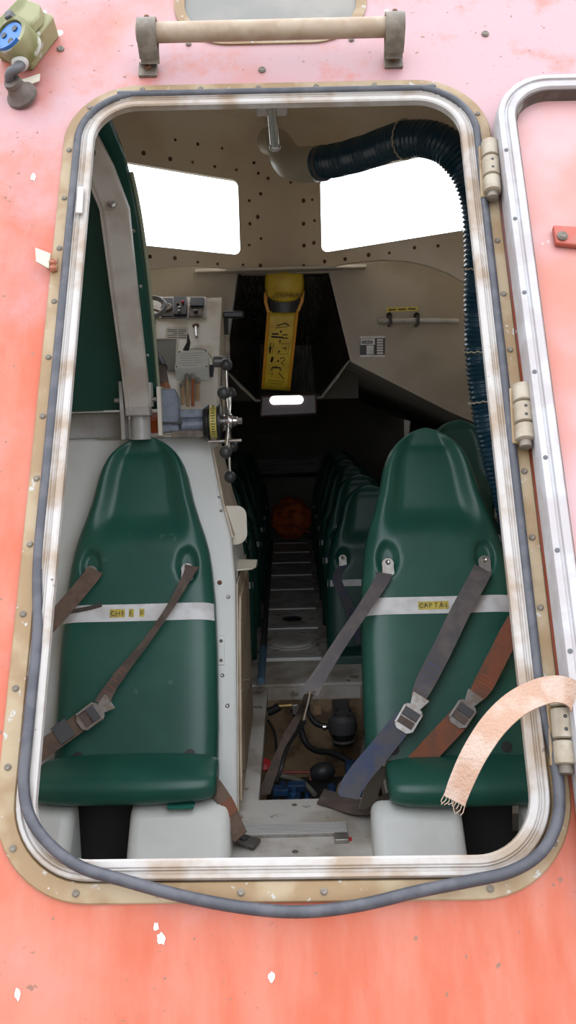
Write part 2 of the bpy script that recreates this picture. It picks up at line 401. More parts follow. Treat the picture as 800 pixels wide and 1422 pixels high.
# rubber seal with the lower run hanging loose
sl = []
def seal_pts():
    P = [D(a, b, .010) for a, b in rrect(S0 + .0295, S1 - .0295, T0 + .03, T1 - .030, .118, 12)]
    # rrect starts on the right side and runs over the top and down the left
    up = [q for q in P if (q - DO).dot(DU) > -.36]
    loose = [(52, 880, .011), (44, 965, .014), (37, 1035, .018), (33, 1085, .02), (40, 1130, .025), (66, 1170, .028), (110, 1203, .03), (170, 1222, .03), (260, 1246, .03), (350, 1262, .03), (425, 1266, .03),
             (500, 1257, .03), (580, 1238, .03), (650, 1224, .03), (710, 1210, .03), (752, 1183, .028), (774, 1140, .024), (776, 1090, .018), (768, 1040, .012)]
    return up, [Dp(*q) for q in loose]
up, loose = seal_pts()
i0 = max(range(len(up)), key=lambda i: (up[i] - DO).dot(DS) * 10 - (up[i] - DO).dot(DU) * 1)
# order: right side bottom -> top -> left side bottom -> loose run -> back
rs = sorted([q for q in up if (q - DO).dot(DS) > 0 and (q - DO).dot(DU) < .7], key=lambda q: (q - DO).dot(DU))
path = [D(S1 - .0295, t, .010) for t in (-.30, -.1, .1, .3, .5, .7)] + [q for q in up if (q - DO).dot(DU) > .75] + [D(S0 + .0295, t, .010) for t in (.7, .5, .3, .1, -.08)] + loose
n_ = len(path); rad = []
for i, q in enumerate(path): rad.append(.0082 if (i < n_ - len(loose)) else .0088)
fine = []; fr_ = []
SP = spline(path, 5)
for i, q in enumerate(SP): fr_.append(rad[min(i // 5, n_ - 1)])
mb = MB(); mb.tube(SP, fr_, 10, closed=True)
tag(mb.build('door_seal', M_RUB), 'grey rubber seal around the hatch frame, hanging loose along the bottom', 'seal')
mb = MB()
for i in range(0): pass

# keeper tab on left flange
t_ = thing('keeper_tab', Dp(70, 372, .008), 'small pale metal tab with two rusty bolts on the left flange', 'bracket')
mb = MB(); mb.prism([Dp(66, 352, .008), Dp(80, 358, .008), Dp(80, 377, .008), Dp(66, 375, .008)], DN * .003); mb.build('base_plate', M_TAN, t_)
mb = MB(); mb.prism([Dp(49, 345, .04), Dp(70, 353, .011), Dp(68, 374, .011), Dp(50, 364, .04)], V((.001, -.003, .001))); mb.build('tab', M_PAPER, t_)
for y in (365, 373):
    mb = MB(); screw(mb, Dp(74, y, .011), DN, .007, .008); mb.build('bolt', M_RUSTRED, t_)
# small plastic clip high on left lip
mb = MB(); mb.prism([Dp(109, 262, .016), Dp(117, 262, .016), Dp(115, 298, .016), Dp(106, 298, .016)], DN * .006); tag(mb.build('lip_clip', M_GLAND, bevel=.001), 'thin white plastic clip on the upper left inner lip', 'clip')

# upper porthole
w3 = thing('window_3', D((px_s0 + px_s1) / 2, px_t, 0), 'grey scuffed rounded port above the grab rail', 'window'); w3['kind'] = 'structure'
mb = MB(); rows = []
for d, n in ((0, -.002), (0, .004), (.012, .006), (.022, .004), (.022, -.02)):
    rows.append([D(a, b, n) for a, b in rrect(px_s0 + d, px_s1 - d, px_t + d, px_t + .36 - d, .12 - d, 12)])
mb.grid(rows, close=True); q = mb.build('window_frame', M_TAN, w3); q['label'] = 'tan sealant rim'
mb = MB(); mb.prism([D(a, b, -.002) for a, b in rrect(px_s0 + .021, px_s1 - .021, px_t + .021, px_t + .339, .10, 12)], DN * -.01); mb.build('pane', M_GREYP, w3)

# grab rail
gr = thing('grab_rail', Dp(375, 100, 0), 'grey tubular grab rail on two bronze brackets above the hatch', 'rail')
ra, rb = Dp(190, 46, .07), Dp(560, 37, .07)
mb = MB(); mb.cyl(ra, rb, .0195, 24); mb.build('rail_tube', M_RAIL, gr)
for (cx, cy, fx, fy) in ((205, 45, 206, 92), (548, 37, 546, 80)):
    k_ = (Dp(cx, cy, .07)); ax = (rb - ra).normalized()
    mb = MB(); prof = []
    for i in range(15):
        a = radians(-80 + 240 * i / 14 - 0)
        prof.append(a)
    # strap round the tube, leg and foot as one bent plate
    foot = Dp(fx, fy, .004); hw = .019
    c0 = k_; outl = []
    for i in range(21):
        a = radians(200 - 230 * i / 20); outl.append(c0 + DN * cos(a - pi / 2 + pi / 2) * .0265 + DU * sin(a) * .0265)
    pth = [D((foot - DO).dot(DS), (foot - DO).dot(DU) - .028, .004), D((foot - DO).dot(DS), (foot - DO).dot(DU) + .010, .006)]
    pth += [c0 - DN * .045 - DU * .032, c0 - DN * .028 - DU * .012]
    pth += [c0 + DN * (-.0245 * cos(a)) + DU * (.0245 * sin(a)) for a in [radians(x) for x in range(0, 250, 15)]]
    pth += [c0 - DU * .03 - DN * .005, c0 - DU * .036 - DN * .03]
    mb.ribbon(pth, [ax * hw] * len(pth), .007); br = mb.build('bracket', M_BRK, gr, bevel=.0012)
    mb = MB(); screw(mb, D((foot - DO).dot(DS), (foot - DO).dot(DU) - .008, .008), DN, .008, .008); mb.build('bolt', M_RUST, br)
    mb = MB(); screw(mb, c0 + DN * .018 + DU * .021, (DN + DU), .0055, .004); mb.build('bolt', M_RUST, br)

# power socket
so = thing('shore_power_socket', Dp(30, 60, 0), 'moss-stained grey power inlet with a round blue socket, top left of the hull', 'socket')
c0 = D(*dpx(36, 46, .035), .035); rz = Matrix.Rotation(radians(-26), 3, DN); ux, uy = rz @ DS, rz @ DU
mb = MB(); mb.prism([c0 + ux * a + uy * b - DN * .035 for a, b in rrect(-.042, .040, -.058, .055, .008, 3)], DN * .05)
mb.build('housing', M_OLIVE, so, bevel=.004)
mb = MB(); mb.prism([c0 + ux * a + uy * b + DN * .015 for a, b in ((-.04, -.045), (.028, -.045), (.036, .02), (.018, .052), (-.03, .052))], DN * .02 - ux * .006); mb.build('sloped_cover', M_OLIVE, so, bevel=.004)
sc_ = Dp(12, 47, .085); ax = (DN * .86 - DS * .38 - DU * .1).normalized()
mb = MB(); mb.lathe(sc_ - ax * .05, ax, [(0, .040), (.045, .042), (.05, .041), (.05, .0325), (.035, .032), (.03, .0)], 32); sk = mb.build('collar', M_OLIVE, so)
mb = MB(); mb.lathe(sc_ - ax * .025, ax, [(0, .031), (.018, .031), (.021, .029), (.021, .0)], 32); fc = mb.build('socket_face', M_SOCK, so); fc['label'] = 'blue socket face with three pin holes'
h1 = ax.cross(DU).normalized(); h2 = h1.cross(ax)
for a in (20, 140, 260):
    mb = MB(); o_ = sc_ - ax * .0036 + h1 * (.016 * cos(radians(a))) + h2 * (.016 * sin(radians(a))); mb.cyl(o_, o_ + ax * .002, .0062, 14); mb.build('pin_hole', M_BLACK, fc)
mb = MB(); mb.ribbon([sc_ + h1 * .036 * 0 + (h1 * cos(a) + h2 * sin(a)) * .037 + ax * .002 for a in [radians(x) for x in range(225, 316, 10)]], [ax * .006] * 10, .003); mb.build('blue_lip', M_SOCK, so)
mb = MB(); mb.box(sc_ + h2 * .045 - ax * .004, .008, .008, .010, h1, h2, ax); mb.build('catch', M_CABLE, so, bevel=.002)
g0, g1 = Dp(29, 76, .045), Dp(27, 94, .05)
mb = MB(); dv = (g1 - g0).normalized(); mb.lathe(g0, dv, [(0, .017), (.012, .0175), (.013, .0155), (.016, .0155), (.017, .018), (.03, .0165), (.034, .012)], 18); mb.build('cable_gland', M_GLAND, so)
mb = MB(); mb.tube(spline([Dp(29, 90, .05), Dp(24, 95, .06), Dp(15, 100, .06), Dp(13, 110, .045), Dp(18, 124, .02)], 5), .0095, 12); mb.build('cable', M_CABLE, so)
c1 = thing('rubber_cap', Dp(26, 130, 0), 'perished brown rubber cap on the end of the grey cable', 'cap')
o_ = Dp(16, 112, .045); e_ = Dp(30, 132, .008); dv = (e_ - o_).normalized()
mb = MB(); mb.lathe(o_, dv, [(0, .012), (.0, .017), (.008, .0185), (.010, .0165), (.03, .024), (.036, .032), (.042, .033), (.044, .0)], 24); mb.build('boot', M_BROWNR, c1)
mb = MB(); mb.prism([Dp(29, 112, .006), Dp(56, 103, .012), Dp(55, 113, .012), Dp(34, 121, .006)], DN * .002); mb.build('tether_tag', M_PAPER, c1)

# hull bolts
for (x, y, r, wh) in ((84, 68, .008, 'just right of the power socket'), (364, 97, .008, 'between the grab rail and the hatch frame'), (674, 47, .008, 'right of the grab rail'), (262, 61, .006, 'under the left corner of the grey port'), (488, 55, .006, 'under the right corner of the grey port')):
    mb = MB(); screw(mb, Dp(x, y, .001), DN, r, .004); tag(mb.build('hull_bolt', M_BRK), 'small corroded bolt head on the pink hull ' + wh, 'bolt', 'bolt heads on the hull above the hatch')

# white chips of bare gelcoat on the lower hull
for (x, y, w_, h_) in ((224, 1303, 8, 11), (217, 1287, 4, 7), (25, 1380, 5, 11), (377, 1357, 5, 9), (46, 246, 4, 6)):
    mb = MB(); pts = []
    for i in range(12):
        a = 2 * pi * i / 12; rr = .6 + .5 * random.random(); pts.append(Dp(x + w_ * rr * cos(a), y + h_ * rr * sin(a), .0004))
    mb.prism(pts, DN * .0006); tag(mb.build('paint_chip', M_TAPE), {224: 'larger white paint chip below the hatch sill', 217: 'small white paint chip just above the larger chip below the sill', 25: 'white paint chip in the bottom left corner of the hull', 377: 'white paint chip low on the hull, below the middle of the sill', 46: 'white paint chip on the hull left of the hatch'}[x], 'paint chip')

# ------------------------------------------------------------------ open hatch door folded back on its hinges
dr = thing('door_1', D(.86, T0, .02), 'open hatch door folded back on the right, white rim and pink panel', 'door'); dr['kind'] = 'structure'
d0 = dpx(740, 520, .055)[0] - .028 + .011 * 0; d0 = dpx(693, 180, .055)[0]
dt1 = dpx(760, 102, .055)[1]; d1 = d0 + .85; dt0 = dt1 - 1.54
mb = MB(); ring(mb, d0, d1, dt0, dt1, .11, [(0, .014), (0, .048), (.003, .055), (.013, .056), (.015, .0525), (.019, .0525), (.021, .056), (.033, .056), (.036, .052), (.036, .016)])
q = mb.build('door_rim', M_DOORLIP, dr); q['label'] = 'white metal rim'
mb = MB(); mb.prism([D(a, b, .012) for a, b in rrect(d0 + .02, d1 - .02, dt0 + .02, dt1 - .02, .09, 8)], DN * .012); q = mb.build('door_panel', M_PANEL, dr); q['label'] = 'faded pink panel'
mb = MB(); ring(mb, d0 + .034, d1 - .034, dt0 + .034, dt1 - .034, .08, [(0, .02), (0, .05), (.004, .05), (.006, .022)]); mb.build('rim_gasket', M_BROWNR, dr)
mb = MB(); cc = Dp(716, 158, .05)
mb.ribbon(spline([Dp(712, 172, .03), Dp(716, 160, .045), Dp(722, 148, .045), Dp(718, 136, .04)], 4), [DS * .006 + DU * .003] * 13, .006); mb.build('torn_gasket_end', M_BROWNR, dr)
mb = MB(); mb.prism([Dp(766, 318, .026), Dp(840, 322, .026), Dp(840, 350, .026), Dp(770, 343, .026)], DN * .012); hb = mb.build('latch_plate', mat('red_painted_steel', (.36, .07, .045), .5, col2=(.27, .11, .085), scale=25), dr, bevel=.003); hb['label'] = 'red painted steel latch plate'
mb = MB(); screw(mb, Dp(781, 328, .039), DN, .010, .006); mb.build('bolt', M_BRK, hb)
for t in [dt1 - .19 - .16 * i for i in range(9)]:
    mb = MB(); screw(mb, D(d0 + .009, t, .056), DN, .004, .001); mb.build('rim_screw', M_CABLE, dr)
mb = MB(); mb.prism([Dp(726, 430, .024), Dp(729, 430, .024), Dp(770, 600, .024), Dp(767, 600, .024)], DN * .002)
# hinges
for (x0, y0, x1, y1) in ((681, 198, 685, 268), (726, 535, 731, 612), (778, 945, 787, 1062)):
    cx0, cx1 = Dp(x0 - 1, y0, .028), Dp(x1 - 1, y1, .028)
    hg = bpy.data.objects.new('hinge', None); COL.objects.link(hg); hg.parent = dr; WLOC[hg] = WLOC[dr]
    Lh = (cx1 - cx0); n3 = [(0, .32), (.34, .70), (.72, 1.0)]
    for a, b in n3:
        m_ = MB(); r_ = .0165; p0, p1 = cx0 + Lh * a, cx0 + Lh * b; dv = Lh.normalized(); l_ = (p1 - p0).length
        m_.lathe(p0, dv, [(0, r_ * .8), (.002, r_), (l_ - .002, r_), (l_, r_ * .8)], 20); kn = m_.build('knuckle', mat('cream_painted_hinge', (.32, .275, .21), .45, col2=(.26, .21, .15), scale=30), hg)
    m_ = MB(); m_.box(cx0 + Lh * .5 - DS * .006 - DN * .014, .014, Lh.length * .5, .006, DS, Lh.normalized(), DN); m_.build('hinge_leaf', M_TAN, hg, bevel=.002)
    m_ = MB(); p1 = cx0 + Lh * 1.0; m_.lathe(p1, Lh.normalized(), [(0, .010), (.012, .011), (.014, .007)], 14); m_.build('hinge_pin', M_BRK, hg)
    for u_ in (.45, .60):
        m_ = MB(); screw(m_, cx0 + Lh * u_ + DN * .016, DN, .003, .001, 8); m_.build('hinge_screw', M_BLACK, hg)
# pale webbing strap
st = thing('door_strap', Dp(785, 965, .05), 'frayed pale pink webbing strap hanging from the lower door hinge', 'strap')
pts = spline([Dp(812, 985, .030), Dp(792, 962, .062), Dp(762, 958, .078), Dp(722, 974, .10), Dp(688, 1004, .115), Dp(660, 1045, .118), Dp(641, 1085, .11), Dp(631, 1112, .10)], 6)
wv = []
for i, q in enumerate(pts):
    k_ = i / (len(pts) - 1); d_ = (pts[min(i + 1, len(pts) - 1)] - pts[max(i - 1, 0)]).normalized(); view = (q - CAM).normalized()
    w_ = d_.cross(DN * .8 + DU * .6 * (k_)).normalized(); wv.append(w_ * (.0225 - .007 * k_))
mb = MB(); mb.ribbon(pts, wv, .003); mb.build('webbing', M_PINKW, st)
for i in range(9):
    k_ = -1 + 2 * i / 8; a = pts[-1] + wv[-1] * k_; d_ = (pts[-1] - pts[-2]).normalized()
    m_ = MB(); m_.tube([a - d_ * .004, a + d_ * (.004 + .006 * random.random()) + wv[-1] * random.uniform(-.15, .15), a + d_ * (.008 + .009 * random.random()) + wv[-1] * random.uniform(-.3, .3)], .0007, 5); m_.build('frayed_thread', M_PINKW, st)

# ================================================================== SETTING: interior shell
XC = -.022
ZC = 2.13
floor = MB().bx(-.95, .95, .98, 7.7, -.05, 0).build('floor', M_FLOOR, loc=(0, 0, -.05))
hx0, hx1, hy0, hy1 = -.122, .245, 2.45, 3.45
cut(floor, MB().bx(hx0, hx1, hy0, hy1, -.2, .2)); struct(floor, 'grimy pale deck floor with an open engine hatch', 'floor')
for a_, b_ in ((-.885, -.185), (.195, .885)): cut(floor, MB().bx(a_, b_, 1.2, 2.33, -.2, .2))
def plain(name, mb, m_, label, cat, **k): return struct(mb.build(name, m_, **k), label, cat)
mb = MB()
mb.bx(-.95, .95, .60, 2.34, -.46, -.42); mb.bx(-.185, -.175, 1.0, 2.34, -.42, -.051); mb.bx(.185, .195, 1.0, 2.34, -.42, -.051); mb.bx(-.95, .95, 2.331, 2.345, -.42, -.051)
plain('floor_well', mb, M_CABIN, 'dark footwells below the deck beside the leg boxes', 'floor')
YH = lambda z: (DO.y + (z - DO.z) / DU.z * DU.y)      # inner face of the hull at height z
def side(x0, x1):
    return MB().prism([(x0, YH(-.46) + .045, -.46), (x0, 3.45, -.46), (x0, 3.45, ZC), (x0, YH(ZC) + .045, ZC)], (x1 - x0, 0, 0))
plain('wall_left', side(-.92, -.88), M_BEIGE, 'beige side wall left of the helm seat', 'wall')
plain('wall_right', side(.88, .92), M_BEIGE, 'beige side wall behind the ribbed hose', 'wall')
plain('ceiling', MB().bx(-.92, .92, YH(ZC) + .03, 3.55, ZC, ZC + .04), M_BEIGE, 'beige ceiling above the two windows', 'ceiling')
# wheelhouse front: curved wall with two windows
def yf(x): return 3.54 - .87 * sqrt((x - XC) ** 2 + .06 ** 2)
xs = [-.90 + .03 * i for i in range(61)]
zs = [.9, 1.0, 1.1, 1.2, 1.3, 1.4, 1.5, 1.6, 1.62, 1.7, 1.8, 1.9, 2.0, 2.06, 2.10, 2.13]
def fy(x, z): return yf(x) - .10 * smooth(2.0, 2.18, z) ** 2
mb = MB(); F_ = [[V((x, fy(x, z), z)) for x in xs] for z in zs]; B_ = [[V((x, fy(x, z) + .03, z)) for x in xs] for z in zs]
m_, n_ = len(xs), len(zs)
mb.grid(F_); mb.grid(B_)
o_ = m_ * n_
for i in range(n_ - 1):
    for j in (0, m_ - 1): mb.f.append([i * m_ + j, (i + 1) * m_ + j, o_ + (i + 1) * m_ + j, o_ + i * m_ + j]); mb.mi.append(0)
for j in range(m_ - 1):
    for i in (0, n_ - 1): mb.f.append([i * m_ + j, i * m_ + j + 1, o_ + i * m_ + j + 1, o_ + i * m_ + j]); mb.mi.append(0)
front = mb.build('wall_forward', M_BEIGE, loc=(0, 3.4, .9))
WZ0, WZ1 = 1.664, 1.928
win = ((-.64, -.172), (.128, .596))
for a, b in win:
    cut(front, MB().prism([(x, 2.4, z) for x, z in rrect(a, b, WZ0, WZ1, .022, 6)], (0, 1.4, 0)))
# arched opening below the ledge
arch = [(-.33, 1.612), (.27, 1.612)]
ap = [V((XC + .29 + .41 * sin(radians(a)), 0, 1.612 - .33 + .33 * cos(radians(a)))) for a in range(0, 91, 10)] + [V((XC + .70, 0, .8))]
al = [V((2 * XC - q.x, 0, q.z)) for q in reversed(ap)]
cut(front, MB().prism([V((q.x, 2.3, q.z)) for q in ap + al], (0, 1.5, 0)))
cut(front, MB().prism([V((x, 2.3, z)) for x, z in ((-.95, .8), (-.3, .8), (-.3, 1.34), (-.95, 1.34))], (0, 1.5, 0)))
struct(front, 'curved beige wheelhouse front wall with two bright windows', 'wall')
for i, (a, b) in enumerate(win):
    w_ = thing('window_%d' % (i + 1), ((a + b) / 2, yf((a + b) / 2), WZ0), ('left wheelhouse window, bright sky behind, edge hidden by the green seat' if i == 0 else 'right wheelhouse window, bright sky behind, crossed by the hose'), 'window'); w_['kind'] = 'structure'
    mb = MB(); n_ = 14
    X_ = [a - .012 + (b - a + .024) * k_ / n_ for k_ in range(n_ + 1)]
    mb.grid([[V((x, fy(x, z) + .034, z)) for x in X_] for z in (WZ0 - .012, WZ1 + .012)]); mb.grid([[V((x, fy(x, z) + .040, z)) for x in X_] for z in (WZ0 - .012, WZ1 + .012)])
    mb.build('pane', M_GLASS, w_)
# rusty fixing bolts round the windows
spots = []
ORDN = ['first', 'second', 'third', 'fourth', 'fifth', 'sixth', 'seventh', 'eighth', 'ninth', 'tenth', 'eleventh', 'twelfth', 'thirteenth', 'fourteenth', 'fifteenth', 'sixteenth', 'seventeenth']
for n_, x in enumerate([-.62 + .075 * i for i in range(17)]):
    spots.append((x, 1.965, ORDN[n_] + ' from the left in the row just above the windows')); spots.append((x, 1.628, ORDN[n_] + ' from the left in the row just below the windows'))
for n_, z in enumerate((1.70, 1.78, 1.86)):
    lv = ('bottom', 'middle', 'upper')[n_]
    spots += [(-.142, z, lv + ' one beside the right edge of the left window'), (.098, z, lv + ' one beside the left edge of the right window'), (-.10, z + .03, lv + ' one in the left column on the pillar between the windows'), (.06, z, lv + ' one in the right column on the pillar between the windows')]
for (x, z, wh) in ((-.38, 2.03, 'high above the left window, leftmost of the three'), (-.30, 2.03, 'high above the left window, middle of the three'), (-.22, 2.03, 'high above the left window, rightmost of the three'), (-.12, 2.0, 'high on the pillar, up and left of the hanging post'), (.02, 1.93, 'beside the pale hose spigot'), (-.07, 1.95, 'at the top of the pillar, below the hanging post')): spots.append((x, z, wh))
for x, z, wh in spots:
    x += random.uniform(-.008, .008); z += random.uniform(-.004, .004)
    if any(a - .012 < x < b + .012 and WZ0 - .012 < z < WZ1 + .012 for a, b in win): continue
    m_ = MB(); nn = V((yf(x + .001) - yf(x - .001), -.002, 0)).normalized(); screw(m_, V((x, fy(x, z), z)), nn, random.uniform(.0045, .008), .006)
    tag(m_.build('rusty_bolt', M_RUST), 'small rusty bolt, ' + wh, 'bolt', 'rusty bolts around the wheelhouse windows')

# lower bulkhead with the dark recess
YB = 3.44
NP = [(331, 380), (455, 379), (485, 501), (447, 552), (355, 557), (313, 515)]
N3 = [atY(x, y, YB) for x, y in NP]
zl = .93
poly = [(-.93, 1.648), (-.24, 1.648), (-.24, 1.604), (.19, 1.604), (.19, 1.648), (.93, 1.648), (.93, .92)] + [(.60, 1.07)] + [(N3[2].x, N3[2].z), (N3[1].x, N3[1].z), (N3[0].x, N3[0].z), (N3[5].x, N3[5].z), (-.62, 1.07), (-.93, .92)]
plain('wall_bulkhead', MB().prism([(x, YB, z) for x, z in poly], (0, .025, 0)), mat('shade_darkened_beige', (.36, .315, .25), .42, col2=(.30, .255, .195), scale=4, bump=.08, bump_scale=40), 'beige bulkhead panel below the windows with a dark central recess', 'wall')  # shade on the bulkhead put into a darker copy of the beige
# ledge above it
mb = MB(); mb.prism([(-.34, YB + .09, 1.606), (.29, YB + .09, 1.606), (.29, YB - .05, 1.606), (.0, YB - .055, 1.606), (-.34, YB - .05, 1.606)], (0, 0, .010)); plain('trim_2', mb, mat('pale_ledge_edge', (.55, .51, .44), .4), 'thin pale ledge edge under the windows', 'trim', bevel=.002)
# recess sheets
P_ = dict(a=atY(338, 384, YB + .02), b=atY(452, 384, YB + .02), c=atY(362, 478, 4.0), d=atY(432, 480, 4.0), e=atY(360, 546, 4.06), f=atY(438, 544, 4.06))
tr = thing('wall_recess', (XC, 3.8, 1.1), 'dark glossy funnel recess in the bulkhead behind the yellow bag', 'recess'); tr['kind'] = 'structure'
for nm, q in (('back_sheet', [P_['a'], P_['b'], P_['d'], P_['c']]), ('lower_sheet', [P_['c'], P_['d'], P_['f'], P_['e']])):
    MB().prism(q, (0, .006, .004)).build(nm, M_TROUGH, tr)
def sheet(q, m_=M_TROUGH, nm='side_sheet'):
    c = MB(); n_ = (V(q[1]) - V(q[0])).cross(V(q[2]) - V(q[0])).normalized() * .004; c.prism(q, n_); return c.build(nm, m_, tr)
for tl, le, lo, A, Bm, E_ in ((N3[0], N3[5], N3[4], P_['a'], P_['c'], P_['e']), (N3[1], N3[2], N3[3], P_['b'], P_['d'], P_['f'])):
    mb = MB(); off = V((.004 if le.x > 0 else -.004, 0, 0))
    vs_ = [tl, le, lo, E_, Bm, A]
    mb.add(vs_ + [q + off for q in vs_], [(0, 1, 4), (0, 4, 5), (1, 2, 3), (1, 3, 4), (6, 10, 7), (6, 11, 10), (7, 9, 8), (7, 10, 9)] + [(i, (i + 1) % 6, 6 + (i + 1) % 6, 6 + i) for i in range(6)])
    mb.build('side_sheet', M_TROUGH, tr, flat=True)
    mb = MB(); mb.tube([le, (le + lo) / 2 + V((0, 0, -.006)), lo], .0022, 8); mb.build('lip_glint', M_STEEL, tr)  # bright rod put in for the glint along the recess lip
mb = MB(); c_x0, c_x1, c_y0, c_y1, c_z0, c_z1 = -.33, .31, YB + .085, 4.16, 1.26, 1.63
mb.bx(c_x0, c_x1, c_y0, c_y1, c_z1, c_z1 + .01); mb.bx(c_x0, c_x0 + .01, c_y0, c_y1, c_z0, c_z1); mb.bx(c_x1 - .01, c_x1, c_y0, c_y1, c_z0, c_z1); mb.bx(c_x0, c_x1, c_y1, c_y1 + .01, 1.128, c_z1); mb.bx(c_x0, c_x1, YB + .026, c_y0 + .01, 1.596, 1.604); mb.bx(c_x0, c_x0 + .01, YB + .026, c_y0, 1.26, 1.6); mb.bx(c_x1 - .01, c_x1, YB + .026, c_y0, 1.26, 1.6); mb.bx(c_x0, c_x1, c_y0, c_y0 + .01, 1.604, c_z1)
mb.build('light_leak_cover', M_CABIN, tr)  # added unseen cover that stops sky light leaking into the recess
# passenger compartment shell
prof = [(-.95, .0), (-.95, .93), (-.62, 1.085), (N3[5].x, N3[5].z), (N3[4].x, N3[4].z), (N3[3].x, N3[3].z), (N3[2].x, N3[2].z), (.60, 1.085), (.95, .93), (.95, 0)]
mb = MB(); rows = [[V((x, Y, z)) for x, z in prof] for Y in (YB + .006, 7.7)]; mb.grid(rows)
# roof opening above the recess stays covered by the recess sheets
plain('wall_cabin', mb, M_CABIN, 'walls and roof of the passenger cabin forward, dark with painted-in gloom', 'wall', solid=.008)
bk = thing('wall_far', (0, 7.6, 0), 'dark far bulkhead of the passenger cabin with a rounded raised frame', 'wall'); bk['kind'] = 'structure'
MB().bx(-.95, .95, 7.6, 7.66, 0, 1.35).build('bulkhead_sheet', M_CABIN, bk)
mb = MB(); a_, b_ = atY(330, 700, 7.59), atY(480, 598, 7.59)
mb.tube([V((x, 7.595, z)) for x, z in rrect(a_.x, b_.x, a_.z, b_.z, .13, 8)], .012, 8, closed=True); mb.build('raised_frame', mat('dull_frame_paint', (.22, .2, .16), .5), bk)

# aisle: stepped treads running forward
ty = [928, 883, 854.5, 826, 805, 787, 772, 757, 749.5]
Ys = [3.79, 4.30, 4.71, 5.2, 5.63, 6.06, 6.48, 6.9, 7.2]
for i, (a, b) in enumerate(zip(Ys, Ys[1:])):
    lab = ['aisle step nearest the engine hatch, with a large round cover', 'second aisle step from the hatch, with a small dark round vent', 'third aisle step from the engine hatch, plain grey', 'fourth aisle step from the engine hatch, plain grey', 'fifth aisle step from the engine hatch, plain grey', 'sixth aisle step from the engine hatch, plain grey', 'seventh aisle step from the engine hatch, in deep shade', 'last aisle step, just before the orange bag'][i]
    r_ = thing('aisle_step', ((-.157 + .104) / 2, (a + b) / 2, 0), lab, 'step', 'steps along the aisle')
    MB().bx(-.157, .104, a, b - .003, 0, .018).build('tread', M_FLOOR if i < 2 else M_TREAD, r_)
    mb = MB(); mb.prism([(-.157, a - .012, .0), (-.157, a - .012, .018), (-.157, a - .008, .024), (-.157, a + .035, .024), (-.157, a + .035, .018), (-.157, a - .0, .018), (-.157, a, 0)], (.261, 0, 0)); mb.build('nosing', M_NOSE, r_)
    if i == 0:
        mb = MB(); mb.lathe((XC - .004, (a + b) / 2 - .02, .018), (0, 0, 1), [(0, .112), (.004, .112), (.006, .104), (.006, .098), (.016, .098), (.018, .092), (.018, .0)], 40); q = mb.build('round_cover', M_TREAD, r_); q['label'] = 'round deck cover'
    if i == 1:
        mb = MB(); mb.lathe((XC, (a + b) / 2 - .02, .018), (0, 0, 1), [(0, .05), (.004, .05), (.006, .044), (.001, .04), (.001, 0)], 28); q = mb.build('round_vent', M_BLOCK, r_); q['label'] = 'dark round vent'
# cross beam behind the hatch
tag(MB().bx(-.20, .30, 3.46, 3.772, 0.0, .012).build('hatch_beam', M_FLOOR, bevel=.003), 'pale deck plate between the engine hatch and the aisle steps', 'plate')

# engine hatch pit
mb = MB(); t = .015
for (a, b, c, d, e_, f_) in ((hx0 - .06, hx1 + .06, hy1, hy1 + t, -.42, -.05), (hx0 - .06, hx1 + .06, hy0 - t, hy0, -.42, -.05), (hx0 - .06 - t, hx0 - .06, hy0, hy1, -.42, -.05), (hx1 + .06, hx1 + .06 + t, hy0, hy1, -.42, -.05), (hx0 - .06, hx1 + .06, hy0, hy1, -.435, -.42)): mb.bx(a, b, c, d, e_, f_)
plain('trim_3', mb, M_PIT, 'stained plywood lining of the engine hatch pit', 'pit')

# ================================================================== SEATS
WT = [(0, .221), (.1, .223), (.31, .22), (.455, .2135), (.55, .204), (.60, .196), (.65, .183), (.70, .166), (.755, .1495), (.80, .1395), (.83, .133), (.86, .123), (.885, .111), (.905, .098), (.925, .081), (.94, .063), (.95, .046), (.957, .024), (.9595, .006)]
def sfront(u, t):
    """depth of the seat face (0 = furthest forward) at across position u (-1..1), height t"""
    a = abs(u); w = interp(WT, t); x = u * w
    n = -.052 * (1 - sqrt(max(0, 1 - a ** 7)))
    n -= .010 * (1 - u * u) * (1 - smooth(.55, .66, t))
    h = smooth(.60, .72, t) * (1 - smooth(.90, .957, t))
    n -= h * .034 * (1 - smooth(.50, .93, a))
    n -= .030 * smooth(.86, .96, t) ** 2
    for sx_ in (-1, 1):
        q = ((x - sx_ * .137) / .030) ** 2 + ((t - .553) / (.052)) ** 2
        n -= .020 * (1 - smooth(.35, 1.2, q))
    return n
def seat_grid(P, nu, nv, t0=0.0, t1=.9595, thick=.105):
    rows = []
    for i in range(nv + 1):
        k_ = i / nv; t = t0 + (t1 - t0) * (1 - (1 - k_) ** 1.25); w = interp(WT, t); r = []
        for j in range(nu + 1):
            u = sin(-pi / 2 + pi * j / nu); u = u * .999; r.append(P(u * w, t, sfront(u, t)))
        r.append(P(w * 1.0, t, -thick * .7)); r.append(P(w * .93, t, -thick)); r.append(P(-w * .93, t, -thick)); r.append(P(-w, t, -thick * .7))
        rows.append(r)
    mb = MB(); mb.grid(rows, close=True); m_ = len(rows[0]); n_ = len(rows)
    mb.f.append(list(range(m_))); mb.f.append([(n_ - 1) * m_ + j for j in range(m_ - 1, -1, -1)]); mb.mi += [0, 0]
    return mb
